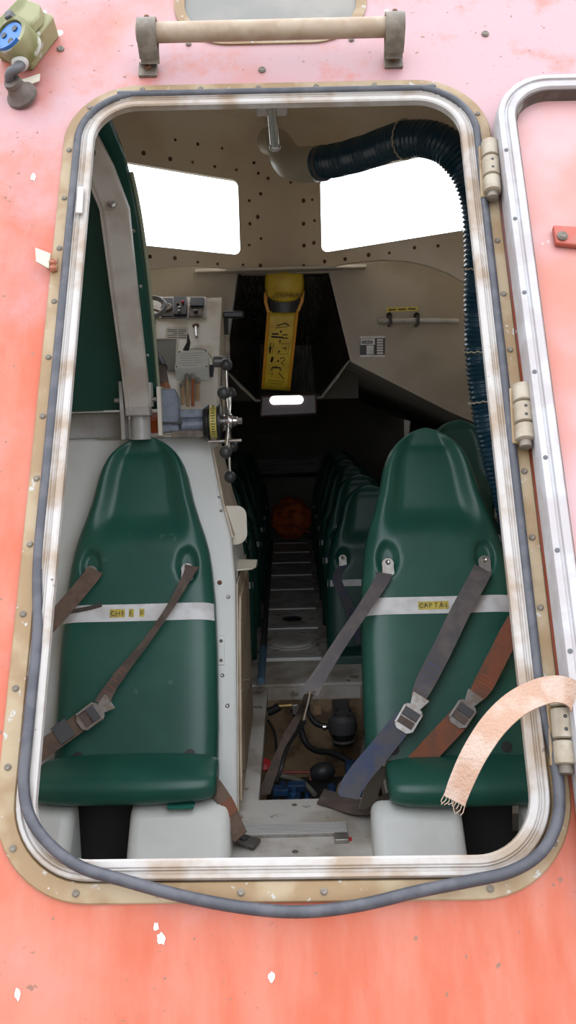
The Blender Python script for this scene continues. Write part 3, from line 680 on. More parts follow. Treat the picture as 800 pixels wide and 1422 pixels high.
def strip_grid(P, ta, tb, ua, ub, lift, n=40):
    mb = MB(); R1, R2 = [], []
    rows = []
    for t in (ta, tb):
        w = interp(WT, t); rows.append([P(w * u, t, sfront(u, t) + lift) for u in [ua + (ub - ua) * j / n for j in range(n + 1)]])
    for t in (tb, ta):
        w = interp(WT, t); rows.append([P(w * u, t, sfront(u, t) + lift - .0016) for u in [ua + (ub - ua) * j / n for j in range(n + 1)]])
    rows.append(rows[0]); mb.grid(rows); return mb
def belt_bracket(P, x, t, parent, n=-.014, k=1.0):
    mb = MB(); pts = []
    for i in range(17):
        a = radians(-20 + 220 * i / 16); pts.append((.0175 * cos(a), .0175 * sin(a)))
    pts += [(-.0175, -.034), (.0175, -.034)]
    uu = (P(0, 1, 0) - P(0, 0, 0)); xx = P(1, 0, 0) - P(0, 0, 0); nn = P(0, 0, 1) - P(0, 0, 0); c = P(x, t, n)
    mb.prism([c + xx * (a * k) + uu * (b * k) for a, b in pts], nn * .004); b_ = mb.build('belt_bracket', M_STEEL, parent, bevel=.0008)
    m2 = MB(); screw(m2, c + nn * .0045 + uu * .004, nn, .0075 * k, .005, 12); m2.build('bolt', M_CHROME, b_); return b_

def cushion(cx, parent, hw=.228, dz=0.0, m_=None):
    rows = []; N = 28; K = 40
    def se(c, p): return (abs(c) ** (2 / p)) * (1 if c >= 0 else -1)
    for i in range(N + 1):
        v_ = -pi / 2 + pi * i / N; r = []
        for j in range(K):
            a = 2 * pi * j / K; rr = se(cos(v_), 3.2)
            y = .098 * se(cos(a), 3.0) * (.55 + .45 * rr); z = .042 * se(sin(a), 2.7) * (.5 + .5 * rr)
            r.append(V((cx + hw * se(sin(v_), 3.4), 2.205 + y * .95, .182 + dz + z + y * .06)))
        rows.append(r)
    mb = MB(); mb.grid(rows, close=True); mb.f.append(list(range(K))); mb.f.append([N * K + j for j in range(K - 1, -1, -1)]); mb.mi += [0, 0]
    return mb.build('seat_cushion', M_GREEN, parent)

def belt(name, pts, hw, m_, parent, surf=None, th=.0028, twist=None):
    """pts: (px, py, lift) on the seat plane"""
    P3 = spline([Sp(x, y, n) for x, y, n in pts], 6); wv = []
    for i, q in enumerate(P3):
        d = (P3[min(i + 1, len(P3) - 1)] - P3[max(i - 1, 0)]).normalized(); k_ = i / (len(P3) - 1)
        w = SN.cross(d).normalized(); a = hw if not callable(hw) else hw(k_)
        if twist: w = Matrix.Rotation(twist(k_), 3, d) @ w
        wv.append(w * a)
    mb = MB(); mb.ribbon(P3, wv, th); return mb.build(name, m_, parent), P3, wv
def buckle(x, y, ang, parent, n=.028, k=1.0):
    """polygonal lift-lever buckle, long axis at ang degrees in the seat plane"""
    c = Sp(x, y, n); e1 = SX * cos(radians(ang)) + SU * sin(radians(ang)); e2 = SN.cross(e1)
    bf = bpy.data.objects.new('buckle', None) if False else None
    mb = MB(); out = [(-.030, -.026), (.020, -.028), (.030, -.020), (.030, .020), (.020, .028), (-.030, .026), (-.040, .014), (-.040, -.014)]
    mb.prism([c + e1 * (a * k) + e2 * (b * k) for a, b in out], SN * .004)
    for s_ in (-1, 1): mb.box(c + e1 * (-.004 * k) + e2 * (s_ * .024 * k) + SN * .007, .026 * k, .003, .006, e1, e2, SN)
    mb.prism([c + e1 * (a * k) + e2 * (b * k) + SN * .001 for a, b in ((.028, -.014), (.058, -.023), (.062, -.023), (.062, .023), (.058, .023), (.028, .014))], SN * .003)
    b_ = mb.build('buckle', M_BELTMET, parent, bevel=.0008)
    m2 = MB(); m2.box(c + e1 * (.008 * k) + SN * .012, .011 * k, .021 * k, .003, e1, e2, (SN)); m2.build('buckle_lever', M_CABLE, b_, bevel=.001)
    m2 = MB(); m2.box(c + e1 * (-.016 * k) + SN * .006, .009 * k, .020 * k, .0035, e1, e2, SN); m2.build('buckle_slot', M_BR2, b_)
    return b_
def stitch(P3, wv, i0, i1, m_, parent, n=5):
    for k_ in range(n):
        i = i0 + (i1 - i0) * k_ / (n - 1); a = int(i); q = P3[a]; w = wv[a] * .7; d = (P3[a + 1] - P3[a]).normalized(); nn = (d.cross(w)).normalized()
        nn = nn if nn.dot(SN) > 0 else -nn
        mb = MB(); mb.tube([q - w + nn * .0018 + d * random.uniform(-.001, .001), q + w + nn * .0018], .0008, 5); mb.build('stitching', m_, parent)

def crew_seat(cx, label, tiles):
    r = thing('crew_seat', (cx, 2.28, .16), label, 'seat', 'crew seats at the hatch')
    P = lambda x, t, n: S(cx + x, t, n)
    b = seat_grid(P, 56, 120).build('backrest', M_GREEN, r, ang=60)
    cushion(cx if cx < 0 else .434, r, .231 if cx < 0 else .212, -.002 if cx < 0 else -.028)
    st_ = strip_grid(P, .392, .440, -.985, .985, .0022).build('name_stripe', M_TAPE, r)
    for (x, ch, faint) in tiles:
        m_ = MB(); o_ = P(x, .415, sfront(x / .214, .415) + .0034)
        m_.box(o_, .0070, .0115, .0006, SX, SU, SN)
        m_.m = 1
        if ch: text_into(m_, ch, .0190, o_ - SX * (.0018 if ch == 'I' else .0056) - SU * .0066 + SN * .0008, SX, SU)
        m_.build('letter_tile', [M_TILE, M_INK], st_)
    for x in (-.137, .137): belt_bracket(P, x, .538, r)
    for x in (-.155, .155):
        m_ = MB(); o_ = P(x * .97, .028, sfront(x / .22, .05)); m_.lathe(o_ - SN * .004, SN, [(0, .015), (.005, .015), (.0055, .0)], 20); m_.build('belt_slot', M_BLKR, r)
    return r
sl_ = crew_seat(-.444, 'green moulded crew seat on the left, spaced yellow letter tiles on its white stripe', [(-.0705, 'C', 0), (-.0565, 'H', 0), (-.0425, 'I', 0), (-.0175, 'F', 0), (.012, 'E', 0)])
sr_ = crew_seat(.400, 'green moulded crew seat on the right, closely set yellow letter tiles on its white stripe', [(-.053 + .0142 * i, c_, 0) for i, c_ in enumerate('CAPTAI')])
mb = MB(); P_l = lambda x, t, n: S(-.444 + x, t, n)
mb.ribbon([P_l(x, t, sfront(x / .215, t) + .004) for x, t in ((-.195, .424), (-.165, .426), (-.13, .432), (-.10, .440))], [SU * .006] * 4, .002); mb.build('torn_edge', M_BROWNR, sl_)
# left seat belts
belt('belt', [(133, 792, .012), (122, 806, .03), (100, 832, .045), (70, 866, .06), (40, 900, .07), (15, 945, .075), (-2, 1000, .06), (10, 1050, .03), (30, 1075, .0)], .023, M_BR, sl_)
_, P3, wv = belt('belt', [(267, 786, .008), (262, 797, .02), (238, 840, .03), (205, 888, .032), (172, 930, .03), (152, 958, .028), (141, 978, .028)], lambda k: .022 - .009 * sin(pi * min(1, k * 1.3)) if k < .75 else .018 + .012 * (k - .75), M_BR2, sl_, twist=lambda k: .7 * sin(pi * k))
stitch(P3, wv, 24, 31, M_ORTH, sl_)
buckle(127, 994, 37, sl_)
belt('belt', [(131, 990, .024), (112, 1003, .024), (85, 1022, .028), (60, 1040, .034), (35, 1058, .036), (8, 1072, .03), (-15, 1085, .01), (-30, 1100, -.03)], .025, M_BR, sl_)
mb = MB(); mb.ribbon([Sp(97, 1009, .029), Sp(78, 1023, .032)], [SN.cross((Sp(78, 1023, .03) - Sp(97, 1009, .03)).normalized()) * .0262] * 2, .004); mb.build('belt_keeper', M_CABLE, sl_)
# lower loose lap belt beside the left cushion
P3 = spline([atY(272, 1066, 2.27), atY(290, 1082, 2.20), atY(304, 1100, 2.17), atY(317, 1122, 2.15), atY(328, 1148, 2.13), atY(334, 1162, 2.10)], 5)
wl = [V((.0155, .006, .010))] * len(P3)
mb = MB(); mb.ribbon(P3, wl, .003); lb = thing('lap_belt', (-.14, 2.08, 0), 'brown lap belt end with a metal tongue beside the left seat cushion', 'belt'); mb.build('webbing', M_BR, lb)
mb = MB(); mb.ribbon(P3[13:18], [V((.0162, .006, .0107))] * 5, .0065); mb.build('doubled_webbing', mat('rust_brown_webbing', (.22, .085, .045), .8), lb)
mb = MB(); o_ = atZ(341, 1167, .016); mb.box(o_, .034, .022, .004, V((.9, -.42, -.1)).normalized(), V((.42, .9, 0)).normalized(), V((.09, -.04, .99)).normalized()); mb.build('metal_tongue', M_BLOCK if False else mat('dull_dark_steel', (.13, .125, .115), .5, .5), lb, bevel=.002)
mb = MB(); mb.box(o_ + V((-.006, .004, .006)), .012, .012, .004, V((.9, -.42, -.1)).normalized(), V((.42, .9, 0)).normalized()); mb.build('tongue_button', M_KNOB, lb, bevel=.002)
# right seat belts
_, P3, wv = belt('belt', [(533, 796, .008), (530, 806, .022), (505, 845, .05), (470, 897, .07), (440, 945, .085), (430, 962, .09)], lambda k: .024 - .006 * sin(pi * k), M_GREYW, sr_, twist=lambda k: -.45 * sin(pi * k))
_, P3, wv = belt('belt', [(671, 790, .008), (664, 804, .022), (640, 848, .030), (615, 900, .032), (592, 945, .030), (580, 970, .028)], lambda k: .0265 if k < .78 else .0265 - .03 * (k - .78), M_GREYW, sr_)
stitch(P3, wv, 21, 26, M_BLUETH, sr_, 7)
buckle(568, 996, 56, sr_, k=1.05)
_, P3, wv = belt('belt', [(566, 998, .024), (552, 1012, .026), (525, 1045, .045), (500, 1075, .06), (487, 1095, .07), (484, 1108, .075)], lambda k: .029 if k < .9 else .029 - .06 * (k - .9), M_BLUEW, sr_)
_, P3, wv = belt('belt', [(760, 800, .03), (735, 838, .03), (712, 872, .03), (690, 915, .03), (672, 950, .028), (662, 966, .028)], lambda k: .0265 if k < .8 else .0265 - .03 * (k - .8), M_ORW, sr_)
stitch(P3, wv, 22, 26, M_ORTH, sr_, 7)
buckle(643, 990, 52, sr_, k=1.0)
belt('belt', [(640, 995, .024), (625, 1012, .026), (605, 1033, .026), (590, 1050, .018), (578, 1062, .01)], .029, M_ORW, sr_)

# leg boxes
def leg_box(x0, x1, label, zt):
    r = MB()
    r.prism([(x0, 1.93, -.42), (x0, 1.93, zt - .213), (x0, 2.145, zt), (x0, 2.22, zt + .002), (x0, 2.22, -.42)], (x1 - x0, 0, 0))
    t_ = thing('leg_box', ((x0 + x1) / 2, 2.15, -.42), label, 'box', 'white leg boxes under the crew seats')
    r.build('moulding', M_PLAST, t_, bevel=.03, bseg=5)
    for k_ in (.22, .62):
        m_ = MB(); screw(m_, (x0 + (x1 - x0) * k_, 2.018, zt - .125), V((0, -.71, .7)), .007, .005); m_.build('screw', M_CHROME, t_)
    return t_
leg_box(-.78, -.572, 'white plastic leg box at far left under the left seat, cut off by the frame', .134)
leg_box(-.432, -.178, 'white plastic leg box under the inner end of the left seat', .134)
leg_box(.176, .404, 'white plastic leg box under the inner end of the right seat', .108)
leg_box(.556, .79, 'white plastic leg box at far right under the right seat, cut off by the frame', .108)
# seat supports hidden behind the boxes
for cx, nm in ((-.444, 'left'), (.400, 'right')):
    m_ = MB(); m_.prism([(cx - .15, 2.235, -.42), (cx - .15, 2.235, .12), (cx - .15, 2.285, .12), (cx - .15, 2.30, .10), (cx - .15, 2.30, -.42)], (.30, 0, 0)); m_.build('seat_pedestal', M_BLOCK, sl_ if nm == 'left' else sr_)
# teal clip under left cushion
tag(MB().box((-.300, 2.13, .1395), .033, .012, .0035).build('cushion_clip', mat('teal_plastic', (.02, .16, .12), .4)), 'small teal plastic clip under the front of the left cushion', 'clip')

# passenger seats
def passenger_seat(loc):
    r = thing('passenger_seat', loc, '', 'seat'); k = .79; lean = radians(12); L_ = V(loc)
    u = V((0, sin(lean), cos(lean))); n = V((0, -cos(lean), sin(lean)))
    P = lambda x, t, d: L_ + V((x * .93, 0, 0)) + u * (t * k) + n * d
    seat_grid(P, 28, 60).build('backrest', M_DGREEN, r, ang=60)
    strip_grid(P, .392, .428, -.985, .985, .0022, 24).build('stripe', M_TAPE, r)
    PB = lambda x, t, d: L_ + V((x, 0, 0)) + u * t + n * d
    for x in (-.128, .128):
        b = belt_bracket(PB, x, .43, r, n=-.012)
        m_ = MB(); P3 = spline([PB(x, .40, .0), PB(x + (.02 if x > 0 else -.03), .34, .018), PB(x * .8, .2, .03), PB(x * .5, .06, .02)], 5); m_.ribbon(P3, [V((.02, 0, .004))] * len(P3), .003); m_.build('belt', M_BLUEW if x < 0 else M_GREYW, r)
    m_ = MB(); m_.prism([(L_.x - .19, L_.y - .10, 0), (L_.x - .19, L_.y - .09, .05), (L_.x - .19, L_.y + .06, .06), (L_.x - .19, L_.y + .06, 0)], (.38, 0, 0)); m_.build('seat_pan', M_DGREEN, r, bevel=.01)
    return r
ORD = ['first', 'second', 'third', 'fourth', 'fifth', 'sixth']
proto = None
for k_ in range(6):
    for sx_, nm in ((.338, 'right'), (-.385, 'left')):
        Y = 3.80 + .56 * k_
        if proto is None: proto = q = passenger_seat((sx_, Y, .012))
        else: q = copy_tree(proto)
        q.location = (sx_, Y, .012)
        q['label'] = '%s dark green passenger seat on the %s of the aisle, counting from the engine hatch' % (ORD[k_], nm); q['group'] = 'passenger seats along the aisle'
for (x, Y, z, lab) in ((.60, 3.07, .31, 'dark green raised seat just behind the right crew seat'),):
    q = copy_tree(proto); q.location = (x, Y, z); q['label'] = lab; q['group'] = 'raised passenger seats by the right side'
    m_ = MB().bx(x - .185, x + .185, Y - .10, Y + .25, 0, z - .014); tag(m_.build('seat_plinth', M_CABIN), 'dark plinth under the ' + lab.replace('just ', ''), 'plinth')

# ================================================================== HELM CABINET AND CONSOLE
CBn = -.108
edge = [Sp(x, y, CBn) for x, y in ((286, 611), (293, 624), (308, 701), (321, 748), (327, 811), (329, 1000), (330, 1120))]
zb = 0.0; YBACK = 3.10
cab = thing('helm_cabinet', (-.5, 2.75, 0), 'white moulded cabinet behind the left crew seat', 'cabinet')
pf = [(-.875, edge[0].z + .012), (edge[0].x - .02, edge[0].z + .012)] + [(q.x, q.z) for q in edge[:-1]] + [(edge[-1].x, zb), (-.875, zb)]
def SY(z, n=CBn): return SO.y + (z - SO.z) / SU.z * SU.y - n * 0 + (-n) * (SN.y * -1) * 0 + (-CBn) / cos(SL) * 1.0 * 0 + (-n) / cos(SL) * 1.0
mb = MB(); Fr = [V((x, SY(z), z)) for x, z in pf]; Bk = [V((x, YBACK, z)) for x, z in pf]; n_ = len(pf)
mb.add(Fr + Bk, [tuple(range(n_)), tuple(range(2 * n_ - 1, n_ - 1, -1))] + [(i, (i + 1) % n_, n_ + (i + 1) % n_, n_ + i) for i in range(n_)])
mb.build('carcass', M_WHITE, cab, bevel=.008, bseg=3)
# side cladding (aisle side), trim and door
ec = edge
mb = MB()
def sideq(i, j, y0, y1, th): return [V((ec[i].x + th, y0 + SY(ec[i].z), ec[i].z)), V((ec[j].x + th, y0 + SY(ec[j].z), ec[j].z)), V((ec[j].x + th, y1, ec[j].z)), V((ec[i].x + th, y1, ec[i].z))]
for i in range(1, 3):
    q = sideq(i, i + 1, .012, YBACK, .001); mb.prism(q, V((.006, 0, .002)))
a = mb.build('side_trim', M_SIDE, cab); a['label'] = 'beige timber-coloured side trim'
X_s = edge[-2].x
mb = MB(); mb.prism([V((X_s + .0005, SY(.60) + .006, .60)), V((X_s + .0005, SY(.012) + .006, .012)), V((X_s + .0005, YBACK, .012)), V((X_s + .0005, YBACK, .60))], V((.004, 0, 0))); q = mb.build('side_board', M_SIDE, cab); q['label'] = 'dusty beige side board'
dq = [V((X_s + .005, SY(.52) + .06, .56)), V((X_s + .005, SY(.44) + .02, .47)), V((X_s + .005, SY(.05) + .02, .04)), V((X_s + .005, 3.06, .04)), V((X_s + .005, 3.06, .56))]
mb = MB(); mb.prism(dq, V((.008, 0, 0))); dd = mb.build('side_door', mat('brown_side_door', (.48, .39, .28), .55, col2=(.38, .29, .19), scale=8), cab, bevel=.002)
for z in (.1, .2, .3, .4, .5):
    m_ = MB(); screw(m_, (X_s + .013, SY(z) + .06, z), (1, 0, 0), .005, .003, 8); m_.build('screw', M_BRK, dd)
m_ = MB(); m_.tube([(X_s + .012, 2.62, .30), (X_s + .026, 2.62, .305), (X_s + .03, 2.62, .285), (X_s + .022, 2.62, .272)], .003, 6); m_.build('latch', M_CHROME, dd)
# folding flaps on the aisle side
mb = MB(); q0 = atY(313, 757, 2.72); q1 = atY(342, 702, 2.72)
pts = [(q0.x - .014, q0.z)] + [(q1.x - .035 + .035 * sin(a), q0.z + .035 - .035 * cos(a)) for a in [radians(x) for x in range(0, 91, 15)]] + [(q1.x - .03 + .03 * cos(a), q1.z - .03 + .03 * sin(a)) for a in [radians(x) for x in range(0, 91, 15)]] + [(q0.x - .014, q1.z)]
mb.prism([(x, 2.72, z) for x, z in pts], (0, .006, 0)); f_ = mb.build('folding_flap', M_CONS, cab, bevel=.001); f_['label'] = 'upright cream flap with rounded corners'
qa = atY(330, 790, 2.74); qb = atY(356, 778, 2.74)
mb = MB(); mb.prism([(qa.x - .01, 2.70, qa.z), (qb.x - .012, 2.70, qa.z + .004), (qb.x, 2.72, qa.z + .006), (qb.x, 2.80, qa.z + .012), (qa.x - .01, 2.83, qa.z + .010)], (0, 0, .005)); mb.build('folding_step', M_CONS, cab, bevel=.001)
mb = MB(); mb.box((qa.x - .002, 2.71, qa.z - .05), .004, .004, .05); mb.build('step_stay', M_CONS, cab)
for (x, y, r_) in ((309, 709, .005), (319, 829, .006), (318, 980, .006), (311, 938, .0055), (306, 690, .004)):
    m_ = MB(); screw(m_, Sp(x - 2, y, CBn + .0005), SN, r_, .003); m_.build('screw', M_STEEL, cab)
m_ = MB(); m_.box(Sp(307, 903, CBn + .002), .010, .042, .0025, SX, SU, SN); hq = m_.build('corner_hinge', M_WHITE, cab, bevel=.001)
for y in (890, 917):
    m_ = MB(); screw(m_, Sp(307, y, CBn + .005), SN, .005, .002); m_.build('screw', M_BRK, hq)
m_ = MB(); screw(m_, Sp(305, 809, CBn + .001), SN, .007, .002); m_.build('rusty_screw', M_RUST, cab)
# grey box on the cabinet top at left
z_t = edge[0].z + .012
q0, q1 = atY(60, 604, 2.78), atY(170, 566, 2.78)
tag(MB().bx(-.875, q1.x, 2.80, 3.08, z_t, z_t + (q1.z - q0.z) + .005).build('seat_plinth', M_GREYM, bevel=.006), 'grey painted plinth under the tilted pilot chair', 'plinth')

# console wedge with sloping top
con = thing('helm_console', (-.5, 3.0, z_t), 'grubby cream sloping helm console beside the folded seat', 'console')
cx0, cx1 = -.60, Hp(304, 500).x
ly, lz = HO.y - .0, HO.z
pfy = [(2.77, z_t), (2.80, 1.032 if z_t < 1.03 else z_t + .002), (3.30, 1.502), (3.42, 1.502), (3.42, z_t)]
mb = MB(); mb.prism([(cx0, y, z) for y, z in pfy], (cx1 - cx0, 0, 0)); cw = mb.build('body', M_CONS, con, bevel=.010, bseg=3)
# flat dark plate at left painting the shade inside an open tray
m_ = MB(); qs = [Hp(214, 472, .002), Hp(245, 472, .002), Hp(243, 516, .002), Hp(214, 516, .002)]; m_.prism(qs, HN * .002); q = m_.build('tray_shade', mat('shaded_grey_tray', (.20, .19, .16), .6), con); q['label'] = 'grey plate painting the shade in a tray'
m_ = MB(); m_.tube([Hp(214, 471, .003), Hp(246, 471, .003), Hp(244, 517, .003)], .003, 6); m_.build('cubby_edge', M_CONS, con)
# instrument panel
ip = thing('instrument_panel', Hp(253, 440, .002), 'black instrument panel with gauges at the top of the helm console', 'panel')
m_ = MB(); m_.prism([Hp(212, 413, .002), Hp(286, 413, .002), Hp(286, 443, .002), Hp(212, 443, .002)], HN * .004); q = m_.build('mounting_plate', M_STEEL, ip, bevel=.001)
m_ = MB(); m_.prism([Hp(224, 415, .006), Hp(240, 415, .006), Hp(240, 440, .006), Hp(224, 440, .006)], HN * .004); g1_ = m_.build('gauge_panel', M_BLACK, ip)
m_ = MB(); m_.lathe(Hp(231, 427, .010), HN, [(0, .020), (.004, .020), (.005, .017), (.003, .016), (.003, 0)], 24); m_.build('gauge_face', mat('brown_gauge_face', (.22, .18, .12), .4), g1_)
m_ = MB(); m_.prism([Hp(241, 415, .006), Hp(260, 415, .006), Hp(260, 440, .006), Hp(241, 440, .006)], HN * .012); g2_ = m_.build('switch_panel', M_BLACK, ip, bevel=.002)
for (x, y, mm) in ((254, 420, M_RED), (249, 428, M_STEEL), (249, 433, M_STEEL), (247, 423, M_RUST)):
    m_ = MB(); o_ = Hp(x, y, .018); m_.lathe(o_, HN, [(0, .005), (.006, .0045), (.007, .003)], 10); m_.build('switch', mm, g2_)
m_ = MB(); m_.prism([Hp(264, 415, .006), Hp(284, 415, .006), Hp(283, 427, .006), Hp(264, 427, .006)], HN * .008); g3_ = m_.build('radio_face', M_BLACK, ip, bevel=.002)
m_ = MB(); m_.prism([Hp(263, 428, .006), Hp(282, 428, .006), Hp(281, 440, .006), Hp(262, 440, .006)], HN * .003); g4_ = m_.build('key_plate', M_BRK, ip)
m_ = MB(); m_.lathe(Hp(272, 433, .009), HN, [(0, .009), (.006, .008), (.007, 0)], 16); m_.build('key_switch', M_BLACK, g4_)
# steering wheel
sw = thing('steering_wheel', Hp(209, 430, .0), 'grey steering wheel partly hidden behind the folded green seat', 'wheel')
c_ = Hp(207, 427, .07); a1 = SX; a2 = HU
m_ = MB(); m_.tube([c_ + (a1 * cos(2 * pi * i / 40) + a2 * sin(2 * pi * i / 40)) * .055 for i in range(40)], .0085, 10, closed=True); m_.build('rim', mat('grey_wheel_plastic', (.17, .17, .165), .45), sw)
for a in (90, 210, 330):
    m_ = MB(); m_.cyl(c_, c_ + (a1 * cos(radians(a)) + a2 * sin(radians(a))) * .052, .005, 8); m_.build('spoke', M_STEEL, sw)
m_ = MB(); m_.lathe(c_ - HN * .07, HN, [(0, .014), (.065, .012), (.075, .016), (.08, .0)], 16); m_.build('hub', M_CABLE, sw)
# paper notice
pn = MB(); pn.prism([Hp(231, 455, .001), Hp(262, 454, .001), Hp(261, 471, .001), Hp(229, 472, .001)], HN * .0006); 
pn.m = 1
for i, y in enumerate((457.5, 460, 462.5, 465, 468)):
    for x0, x1 in ((233, 246), (248, 259)) if i != 2 else ((240, 256),): pn.prism([Hp(x0, y, .0018), Hp(x1, y, .0018), Hp(x1, y + .9, .0018), Hp(x0, y + .9, .0018)], HN * .0003)
tag(pn.build('paper_notice', [M_PAPER, M_CABLE]), 'small yellowed paper notice on the console above the grey junction box', 'notice')
# round switch with lever
ts = thing('toggle_lever', Hp(272, 456, .0), 'steel toggle lever with a rusty round base on the console', 'lever')
m_ = MB(); m_.lathe(Hp(272, 453, .0), HN, [(0, .012), (.004, .012), (.007, .007)], 18); m_.build('base', M_RUST, ts)
m_ = MB(); m_.cyl(Hp(272, 455, .006), Hp(273, 468, .03), .0055, 12); m_.build('stem', M_STEEL, ts)
# frayed black lever with wires
fl_ = thing('wire_bundle', Hp(262, 482, .0), 'black taped wire bundle with a pale wire above the grey box', 'wires')
m_ = MB(); m_.tube([Hp(258, 487, .006), Hp(262, 476, .02), Hp(261, 464, .03)], [.011, .007, .002], 8); m_.build('taped_bundle', M_BLACK, fl_)
m_ = MB(); m_.tube(spline([Hp(264, 485, .006), Hp(275, 484, .01), Hp(286, 486, .006)], 4), .003, 6); m_.build('pale_wire', M_GLAND, fl_)
m_ = MB(); m_.tube(spline([Hp(288, 489, .01), Hp(294, 496, .012), Hp(296, 508, .01), Hp(294, 522, .008)], 5), .0018, 6); m_.build('thin_wire', M_CABG, fl_)
m_ = MB(); m_.prism([Hp(291, 510, .004), Hp(298, 510, .004), Hp(296, 524, .004), Hp(290, 524, .004)], HN * .012)
m_.build('terminal_block', M_BLACK, fl_, bevel=.002)
# junction box
jb = thing('junction_box', Hp(265, 535, .0), 'pale grey junction box with a printed lid and cable glands on the console', 'box')
w0, w1 = Hp(242, 512, .045), Hp(290, 512, .045)
jx = V((1, 0, 0)); jn = V((0, -.47, .5)).normalized()
tl_, tr2, br2, bl2 = Hp(247, 489, .055), Hp(289, 487.5, .055), Hp(289.5, 512, .055), Hp(242.5, 512.5, .055)
m_ = MB(); m_.add([tl_, tr2, br2, bl2] + [q - HN * .052 for q in (tl_, tr2, br2, bl2)], [(0, 1, 2, 3), (7, 6, 5, 4), (0, 4, 5, 1), (1, 5, 6, 2), (2, 6, 7, 3), (3, 7, 4, 0)]); m_.build('case', M_JBOX, jb, bevel=.002)
m_ = MB(); m_.prism([q + HN * .001 for q in (tl_, tr2, br2, bl2)], HN * .004); ld = m_.build('lid', mat('printed_lid', (.62, .61, .55), .5), jb, bevel=.001)
m_ = MB()
for i in range(6):
    k_ = .15 + .14 * i; A = tl_.lerp(bl2, k_); B = tr2.lerp(br2, k_)
    for (u0, u1) in (((.12, .45), (.5, .86)), ((.1, .3), (.34, .8)), ((.12, .7),), ((.15, .5), (.56, .84)), ((.1, .8),), ((.2, .66),))[i]:
        p0, p1 = A.lerp(B, u0) + HN * .0052, A.lerp(B, u1) + HN * .0052; m_.prism([p0, p1, p1 - HU * .0018, p0 - HU * .0018], HN * .0003)
m_.build('lid_print', M_CABLE if False else mat('faded_grey_print', (.30, .30, .28), .6), ld)
for q in (tl_.lerp(br2, .06), tr2.lerp(bl2, .06), br2.lerp(tl_, .06), bl2.lerp(tr2, .06)):
    m_ = MB(); screw(m_, q + HN * .005, HN, .003, .002, 8); m_.build('lid_screw', M_BLACK, ld)
dn = (-HU)
for (x, y, mm, l2) in ((254, 536, M_COPPER, 562), (260, 527, M_COPPER, 564), (268, 526, M_CABR, 563), (275, 532, M_COPPER, 556)):
    o_ = Hp(x, y - 6, .03)
    m_ = MB(); m_.lathe(o_, dn, [(0, .008), (.012, .009), (.018, .0085), (.024, .006)], 12); gl = m_.build('cable_gland', M_STEEL, jb)
    m_ = MB(); m_.tube(spline([o_ + dn * .01, Hp(x + random.uniform(-1, 1), y + 14, .022), Hp(x + random.uniform(-2, 1), l2, .006)], 5), .0052, 8); m_.build('cable', mm, jb)
# brown grip and orange piece next to the folded seat
m_ = MB(); hg_ = thing('hand_grip', Hp(228, 545, 0), 'brown leather-wrapped grip with a copper end left of the junction box', 'grip')
m_.tube([Hp(217, 492, .03), Hp(222, 510, .03), Hp(228, 535, .025)], [.012, .02, .017], 14); m_.build('wrapped_sleeve', M_BR2, hg_)
m_ = MB(); m_.tube([Hp(228, 533, .025), Hp(232, 543, .02), Hp(233, 552, .012)], [.016, .015, .008], 14); m_.build('copper_end', mat('copper_skin', (.40, .17, .10), .4), hg_)
m_ = MB(); m_.tube([Hp(219, 500, .03), Hp(224, 512, .03)], [.0205, .021], 14); m_.build('black_band', M_BLACK, hg_)
tag(MB().box(Hp(211, 587, .035), .022, .02, .028, SX, V((0, .8, .6)), V((0, -.6, .8))).build('orange_block', M_ORANGE, bevel=.006), 'small orange plastic block behind the left headrest', 'block')

# ---- hand pump wheel (spoked) on its blue-grey bracket
WC = V((-.19, 2.75, 1.074)); hw_ = thing('spoked_handwheel', (-.30, 2.76, z_t), 'six-spoked control wheel with black ball ends on a blue-grey bracket', 'wheel')
m_ = MB(); m_.cyl((-.33, 2.75, 1.065), (-.235, 2.75, 1.07), .022, 16); m_.box((-.29, 2.75, 1.10), .045, .006, .012); m_.box((-.29, 2.75, 1.045), .045, .006, .012); m_.build('shaft_housing', M_BLUEGREY, hw_, bevel=.002)
a0, a1_ = atY(222, 540, 2.74), atY(252, 600, 2.74)
m_ = MB(); m_.prism([(a0.x, 2.735, a1_.z), (a1_.x, 2.735, a1_.z), (a1_.x, 2.735, a0.z - .03), (a1_.x - .015, 2.735, a0.z), (a0.x, 2.735, a0.z)], (0, .05, 0)); m_.build('mount_bracket', M_BLUEGREY, hw_, bevel=.006)
m_ = MB(); m_.box((a0.x + .004, 2.742, (a0.z + a1_.z) / 2), .006, .03, (a0.z - a1_.z) / 2 + .006); m_.build('bracket_edge', M_CONS, hw_, bevel=.001)
m_ = MB(); m_.tube([(a0.x + .01, 2.728, 1.075), (a1_.x + .01, 2.722, 1.073)], .0035, 8); m_.build('bracket_pin', M_CABLE, hw_)
m_ = MB(); m_.lathe((-.262, 2.75, 1.072), (1, 0, 0), [(0, .02), (.0, .050), (.006, .054), (.014, .054), (.017, .047), (.019, .047)], 36); m_.build('rear_disc', M_BLACK, hw_)
m_ = MB(); m_.lathe((-.242, 2.75, 1.073), (1, 0, 0), [(0, .045), (0, .050), (.02, .050), (.02, .045)], 36); yb_ = m_.build('yellow_band', mat('yellow_scale_tape', (.58, .50, .12), .5), hw_)
m_ = MB()
for i in range(14):
    a = radians(100 + i * 9.5); c = V((-.232, 2.75 + .0503 * cos(a), 1.073 + .0503 * sin(a)))
    er = V((0, cos(a), sin(a))); et = V((0, -sin(a), cos(a))); m_.box(c, .0045 if i % 3 else .007, .0012, .0005, SX, et, er)
m_.build('scale_marks', M_INK, yb_)
m_ = MB(); m_.lathe((-.221, 2.75, 1.074), (1, 0, 0), [(0, .053), (.004, .054), (.010, .052), (.014, .03), (.016, .02)], 36); m_.build('front_disc', M_BLACK, hw_)
